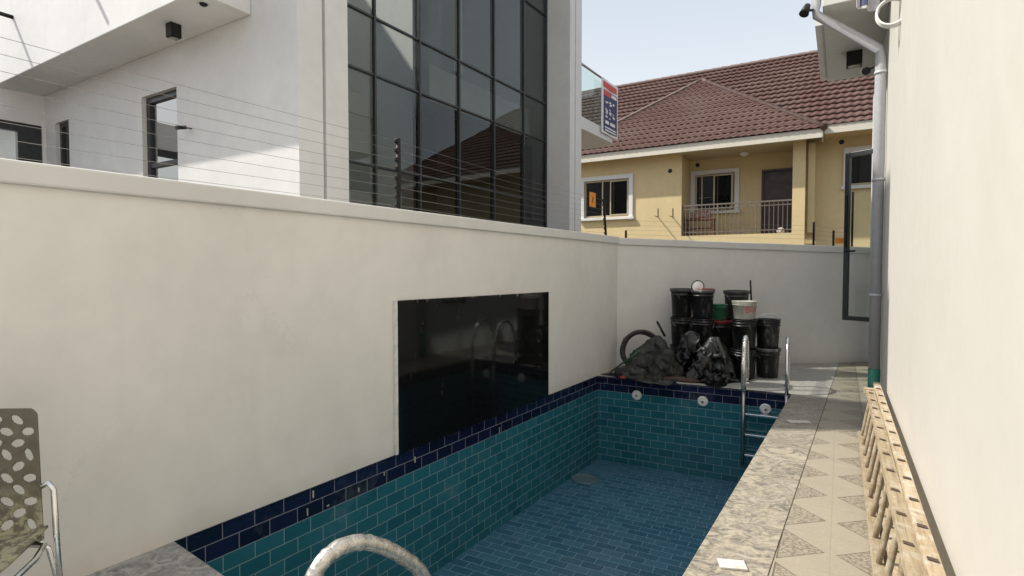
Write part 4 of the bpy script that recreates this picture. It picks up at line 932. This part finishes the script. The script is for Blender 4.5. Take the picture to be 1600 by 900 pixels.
# ------------------------------------------------------------------ heap: bags, cloth, basin, tools
def at(px, Y, z=0): return Vector(((px - 800) / 850 * Y, Y, z))
def drape(center, cols, size, seed, n=58, steps=260, squeeze=.62, h0=1.0, iters=7, bend=.25):
    """a sheet of cloth let fall over solid lumps (mass-spring), so that it folds like one. cols: (offset, radii)"""
    rs = np.random.RandomState(seed); L = size / (n - 1)
    gx, gy = np.meshgrid(np.arange(n), np.arange(n), indexing='ij')
    p = np.stack([(gx - (n - 1) / 2) * L * squeeze, (gy - (n - 1) / 2) * L * squeeze, np.full((n, n), h0)], -1).astype(float)
    for k in range(5):
        a = rs.uniform(0, 2 * math.pi); w = rs.uniform(12, 30); ph = rs.uniform(0, 6)
        p[..., 2] += .022 * np.sin((p[..., 0] * math.cos(a) + p[..., 1] * math.sin(a)) * w + ph)
    p += rs.normal(0, .002, p.shape); th = rs.uniform(0, 1.5); R2 = np.array([[math.cos(th), -math.sin(th)], [math.sin(th), math.cos(th)]]); p[..., :2] = p[..., :2] @ R2
    prev = p.copy()
    def con(a, b, d, k):
        v = b - a; l = np.linalg.norm(v, axis=-1, keepdims=True) + 1e-9
        c = v * (.5 * k * (l - d) / l); return c
    for st in range(steps):
        v = (p - prev) * .965; prev = p.copy(); p = p + v; p[..., 2] -= 9.8 * .012 ** 2
        for it in range(iters):
            for sx, sy, d, k in ((1, 0, L, .9), (0, 1, L, .9), (1, 1, L * 1.414, .5), (1, -1, L * 1.414, .5), (2, 0, 2 * L, bend), (0, 2, 2 * L, bend)):
                A_ = (slice(0, n - sx), slice(max(0, -sy), n - max(0, sy))); B__ = (slice(sx, n), slice(max(0, sy), n + min(0, sy)))
                c = con(p[A_], p[B__], d, k); q1 = p[A_] + c; p[B__] = p[B__] - c; 
                p[A_] = p[A_] + (q1 - p[A_]) if False else p[A_]
                tmp = np.zeros_like(p); tmp[A_] = c; p = p + tmp
            for (o_, r_) in cols:
                d_ = (p - np.array(o_)) / np.array(r_); l = np.linalg.norm(d_, axis=-1, keepdims=True); ins = l < 1
                p = np.where(ins, np.array(o_) + d_ / (l + 1e-9) * np.array(r_), p); prev = np.where(ins, prev * .4 + p * .6, prev)
            g_ = p[..., 2] < .006; p[..., 2] = np.where(g_, .006 + 0 * p[..., 2], p[..., 2])
            prev[g_] = prev[g_] * .5 + p[g_] * .5
    m = MB(); c0 = Vector(center); m.add([c0 + Vector(tuple(x)) for x in p.reshape(-1, 3)], [(a * n + b, (a + 1) * n + b, (a + 1) * n + b + 1, a * n + b + 1) for a in range(n - 1) for b in range(n - 1)], True)
    return m
def cloth_thing(name, mat, label, cat, m):
    o_ = m.build(name, mat); md_ = o_.modifiers.new('thick', 'SOLIDIFY'); md_.thickness = .004; md_ = o_.modifiers.new('sub', 'SUBSURF'); md_.levels = 1; md_.render_levels = 1; tag(o_, label, cat); return o_
def lumps(seed, w, d, h, k, r0=.07, r1=.13):
    rr = random.Random(seed); out = []
    for i in range(k):
        x = rr.uniform(-w, w); hz_ = h * (1 - (abs(x) / w) ** 1.6 * .75); r = rr.uniform(r0, r1)
        out.append(((x, rr.uniform(-d, d), rr.uniform(.25, 1) * max(.05, hz_ - r)), (r * rr.uniform(.8, 1.2), r, r * rr.uniform(.8, 1.3))))
    out.append(((0, .02, h * .3), (w * .8, d * 1.2, h * .55))); return out
def crumple(m, amp, fr, seed):
    o3 = Vector((seed * 5.1, seed, 0))
    for i, v in enumerate(m.v):
        w = v * fr + o3; wp = w + Vector((noise.noise(w), noise.noise(w + Vector((5, 0, 0))), noise.noise(w + Vector((0, 5, 0))))) * .9
        g = Vector((1 - 2 * abs(noise.noise(wp)), 1 - 2 * abs(noise.noise(wp + Vector((9, 0, 0)))), 1 - 2 * abs(noise.noise(wp * 1.7 + Vector((0, 9, 0)))))) - Vector((.5, .5, .5))
        k = min(1, v.z / .05); m.v[i] = v + g * amp * k
    return m
cloth_thing('plastic_sheet', M['bag'], 'large crumpled glossy black plastic sheet slumped in front of the bucket stacks', 'plastic sheet',
    crumple(drape(at(1112, 7.30), lumps(3, .26, .10, .60, 9), 1.15, 3, h0=.85, squeeze=.55), .045, 9, 1))
cloth_thing('plastic_sheet', M['bag'], 'black plastic sheet draped high between the grey cloth and the buckets, below the round lamp', 'plastic sheet',
    crumple(drape(at(1082, 7.45), lumps(9, .17, .09, .72, 9), 1.0, 8, h0=.95, squeeze=.5), .04, 10, 2))
cloth_thing('cloth_heap', M['rag'], 'heap of crumpled dusty grey cloth lying against the round basin', 'cloth',
    crumple(drape(at(1022, 7.52), lumps(5, .27, .12, .60, 13, .07, .13), 1.35, 5, h0=.9, squeeze=.5, bend=.12), .055, 7, 3))
tag(lump('cloth', at(985, 7.42), .19, .14, .10, .5, 2.6, None, 6, 4, fx).build('rag', M['rag']), 'flat grey rag on the paving at the left foot of the heap', 'rag')
tag(lump('cloth', at(1066, 7.2), .20, .08, .035, .5, 2.6, None, 7, 4, fx).build('rag', simple('brown rag', (.08, .05, .04), .9)), 'thin brown rag on the paving in front of the bags', 'rag')
bc = at(1003, 7.72, .33); axn = Vector((-.25, -.95, .18)).normalized(); bx = Z.cross(axn).normalized(); by = axn.cross(bx)
Mx = Matrix([(bx.x, by.x, axn.x), (bx.y, by.y, axn.y), (bx.z, by.z, axn.z)])
bas = thing('hose_coil', bc - Z * .33, 'coil of thick dark hose standing on edge and leaning behind the grey cloth', 'hose')
rh = random.Random(4); pts = []
for k in range(5 * 30 + 1):
    a = 2 * math.pi * k / 30; lp = k / 30; rr = .262 + .018 * math.sin(lp * 2.1) + .006 * math.sin(a * 3 + lp); off = -.06 + .028 * lp + .006 * math.sin(a * 2)
    pts.append(bc + bx * rr * math.cos(a) + by * rr * math.sin(a) + axn * off)
MB().tube(pts, .021, 10).build('loops', M['rubber'], bas)
for an in (.6, 2.6): 
    c_ = bc + (bx * math.cos(an) + by * math.sin(an)) * .265; MB().tube([c_ - axn * .10, c_ + axn * .11], .03, 8).build('tie', M['bag'], bas)
tag(MB().tube([G(953, 582, .02), at(1003, 7.35, .40)], .012, 8).build('broom_stick', M['handle_green']), 'green painted stick sloping from the paving up over the grey cloth', 'stick')
tag(MB().tube([at(1027, 7.6, .76), at(1040, 7.55, .55)], .016, 8).build('stick', M['black_metal']), 'short black stick poking up behind the grey cloth', 'stick')
tag(MB().bar(at(1121, 7.03, .60), at(1134, 7.0, .34), .035, .02, Vector((1, 0, 0))).build('batten', M['bk_lid']), 'short grey batten leaning on the black bag', 'batten')
tag(lump('x', at(974, 7.28, .01), .05, .035, .03, .3, 2, None, 2, 2).build('red_scrap', M['red_plastic']), 'tiny dark red scrap at the foot of the grey rag', 'scrap')

# ------------------------------------------------------------------ chair
ch = thing('chair', Vector((-2.0, 1.98, 0)), 'olive moulded chair with oval holes in its back and chrome legs, beside the wall', 'chair')
bR = G(43, 700, .8); bR = Vector((-.757 / .85 * 0, 0, 0))
cx_dir = Vector((.97, .24, 0)).normalized(); cy_dir = Vector((-cx_dir.y, cx_dir.x, 0))    # across the back; cy away from camera
o = Vector((-1.79, 2.0, 0))       # right top corner (seen) of the back
Wd = .44
def CP(s, z, bow=True):          # s: 0 at right edge -> Wd to the left; gentle scoop, back tilts away at the top
    k = (s / Wd - .5) * 2; return o - cx_dir * s + cy_dir * ((1 - k * k) * .035 - (z - .5) * -.10) + Z * z
def back_grid():
    bm = bmesh.new(); ns, nz = 150, 170; z0, z1 = .47, .955; V_ = {}
    holes = []
    rr = random.Random(2)
    for i, z in enumerate([z0 + .055 + j * .043 for j in range(10)]):
        for jx in range(6):
            s = .035 + jx * .075 + (.037 if i % 2 else 0)
            if s > Wd - .03: continue
            holes.append((s, z, rr.uniform(-.9, .9) if (i + jx) % 2 else rr.choice((1.2, -.2)), ))
    def taper(z): return 1 - .10 * (z1 - z) / (z1 - z0) * -1
    def inh(s, z):
        for hs, hz, an in holes:
            dx, dz = s - hs, z - hz; ca, sa_ = math.cos(an), math.sin(an); a_, b_ = dx * ca + dz * sa_, -dx * sa_ + dz * ca
            if (a_ / .0245) ** 2 + (b_ / .015) ** 2 < 1: return True
        rc = .03; k1 = min(s, Wd - s); k2 = z1 - z
        if k1 < rc and k2 < rc and (rc - k1) ** 2 + (rc - k2) ** 2 > rc * rc: return True
        return False
    m = MB(); idx = {}; vs = []; fs = []
    for i in range(ns + 1):
        for j in range(nz + 1):
            s = Wd * i / ns; z = z0 + (z1 - z0) * j / nz; sp = (s - 0) ; idx[(i, j)] = len(vs); off = -.035 * (1 - (z - z0) / (z1 - z0))
            vs.append(CP(s, z) + cx_dir * (-off if s < Wd / 2 else off) * abs(1 - 2 * s / Wd))
    for i in range(ns):
        for j in range(nz):
            if inh(Wd * (i + .5) / ns, z0 + (z1 - z0) * (j + .5) / nz): continue
            fs.append((idx[(i, j)], idx[(i + 1, j)], idx[(i + 1, j + 1)], idx[(i, j + 1)]))
    m.add(vs, fs, True); return m
bo = back_grid().build('backrest', M['chair'], ch); md = bo.modifiers.new('solid', 'SOLIDIFY'); md.thickness = .007; md.offset = 0
st_ = MB(); n = 14; vs = []; fs = []
for i in range(n + 1):
    for j in range(n + 1):
        s = -.035 + (Wd + .07) * i / n; t = j / n; k = (s / Wd - .5) * 2
        vs.append(o - cx_dir * s - cy_dir * (t * .42 - .03) + Z * (.475 - .012 * math.sin(t * math.pi) + .02 * k * k * (1 - t) - (.03 * max(0, t - .85) / .15)))
for i in range(n):
    for j in range(n): a = i * (n + 1) + j; fs.append((a, a + 1, a + n + 2, a + n + 1))
so_ = st_.add(vs, fs, True).build('seat', M['chair'], ch); md = so_.modifiers.new('solid', 'SOLIDIFY'); md.thickness = .009
for sg in (0, 1):
    def S(s, t, z): return (o + cx_dir * .045 - cx_dir * (s)) - cy_dir * t + Z * z if sg == 0 else (o - cx_dir * (Wd + .045) + cx_dir * s) - cy_dir * t + Z * z
    MB().tube([S(.03, -.02, .66), S(0, -.02, .675), S(-.018, -.015, .65), S(-.022, -.02, .4), S(-.03, -.04, .0)], .0105, 10).build('leg', M['chrome'], ch)
    MB().tube([S(.06, .0, .455), S(.0, .02, .455), S(-.012, .10, .44), S(-.02, .38, .43), S(-.03, .42, .38), S(-.04, .45, 0)], .0105, 10).build('leg', M['chrome'], ch)
    MB().tube([S(.10, .0, .458), S(.02, -.005, .458), S(.0, -.008, .43), S(-.016, -.025, .30), S(-.024, -.03, .1)], .009, 10).build('brace', M['chrome'], ch)
print('objects', len(scene.objects))
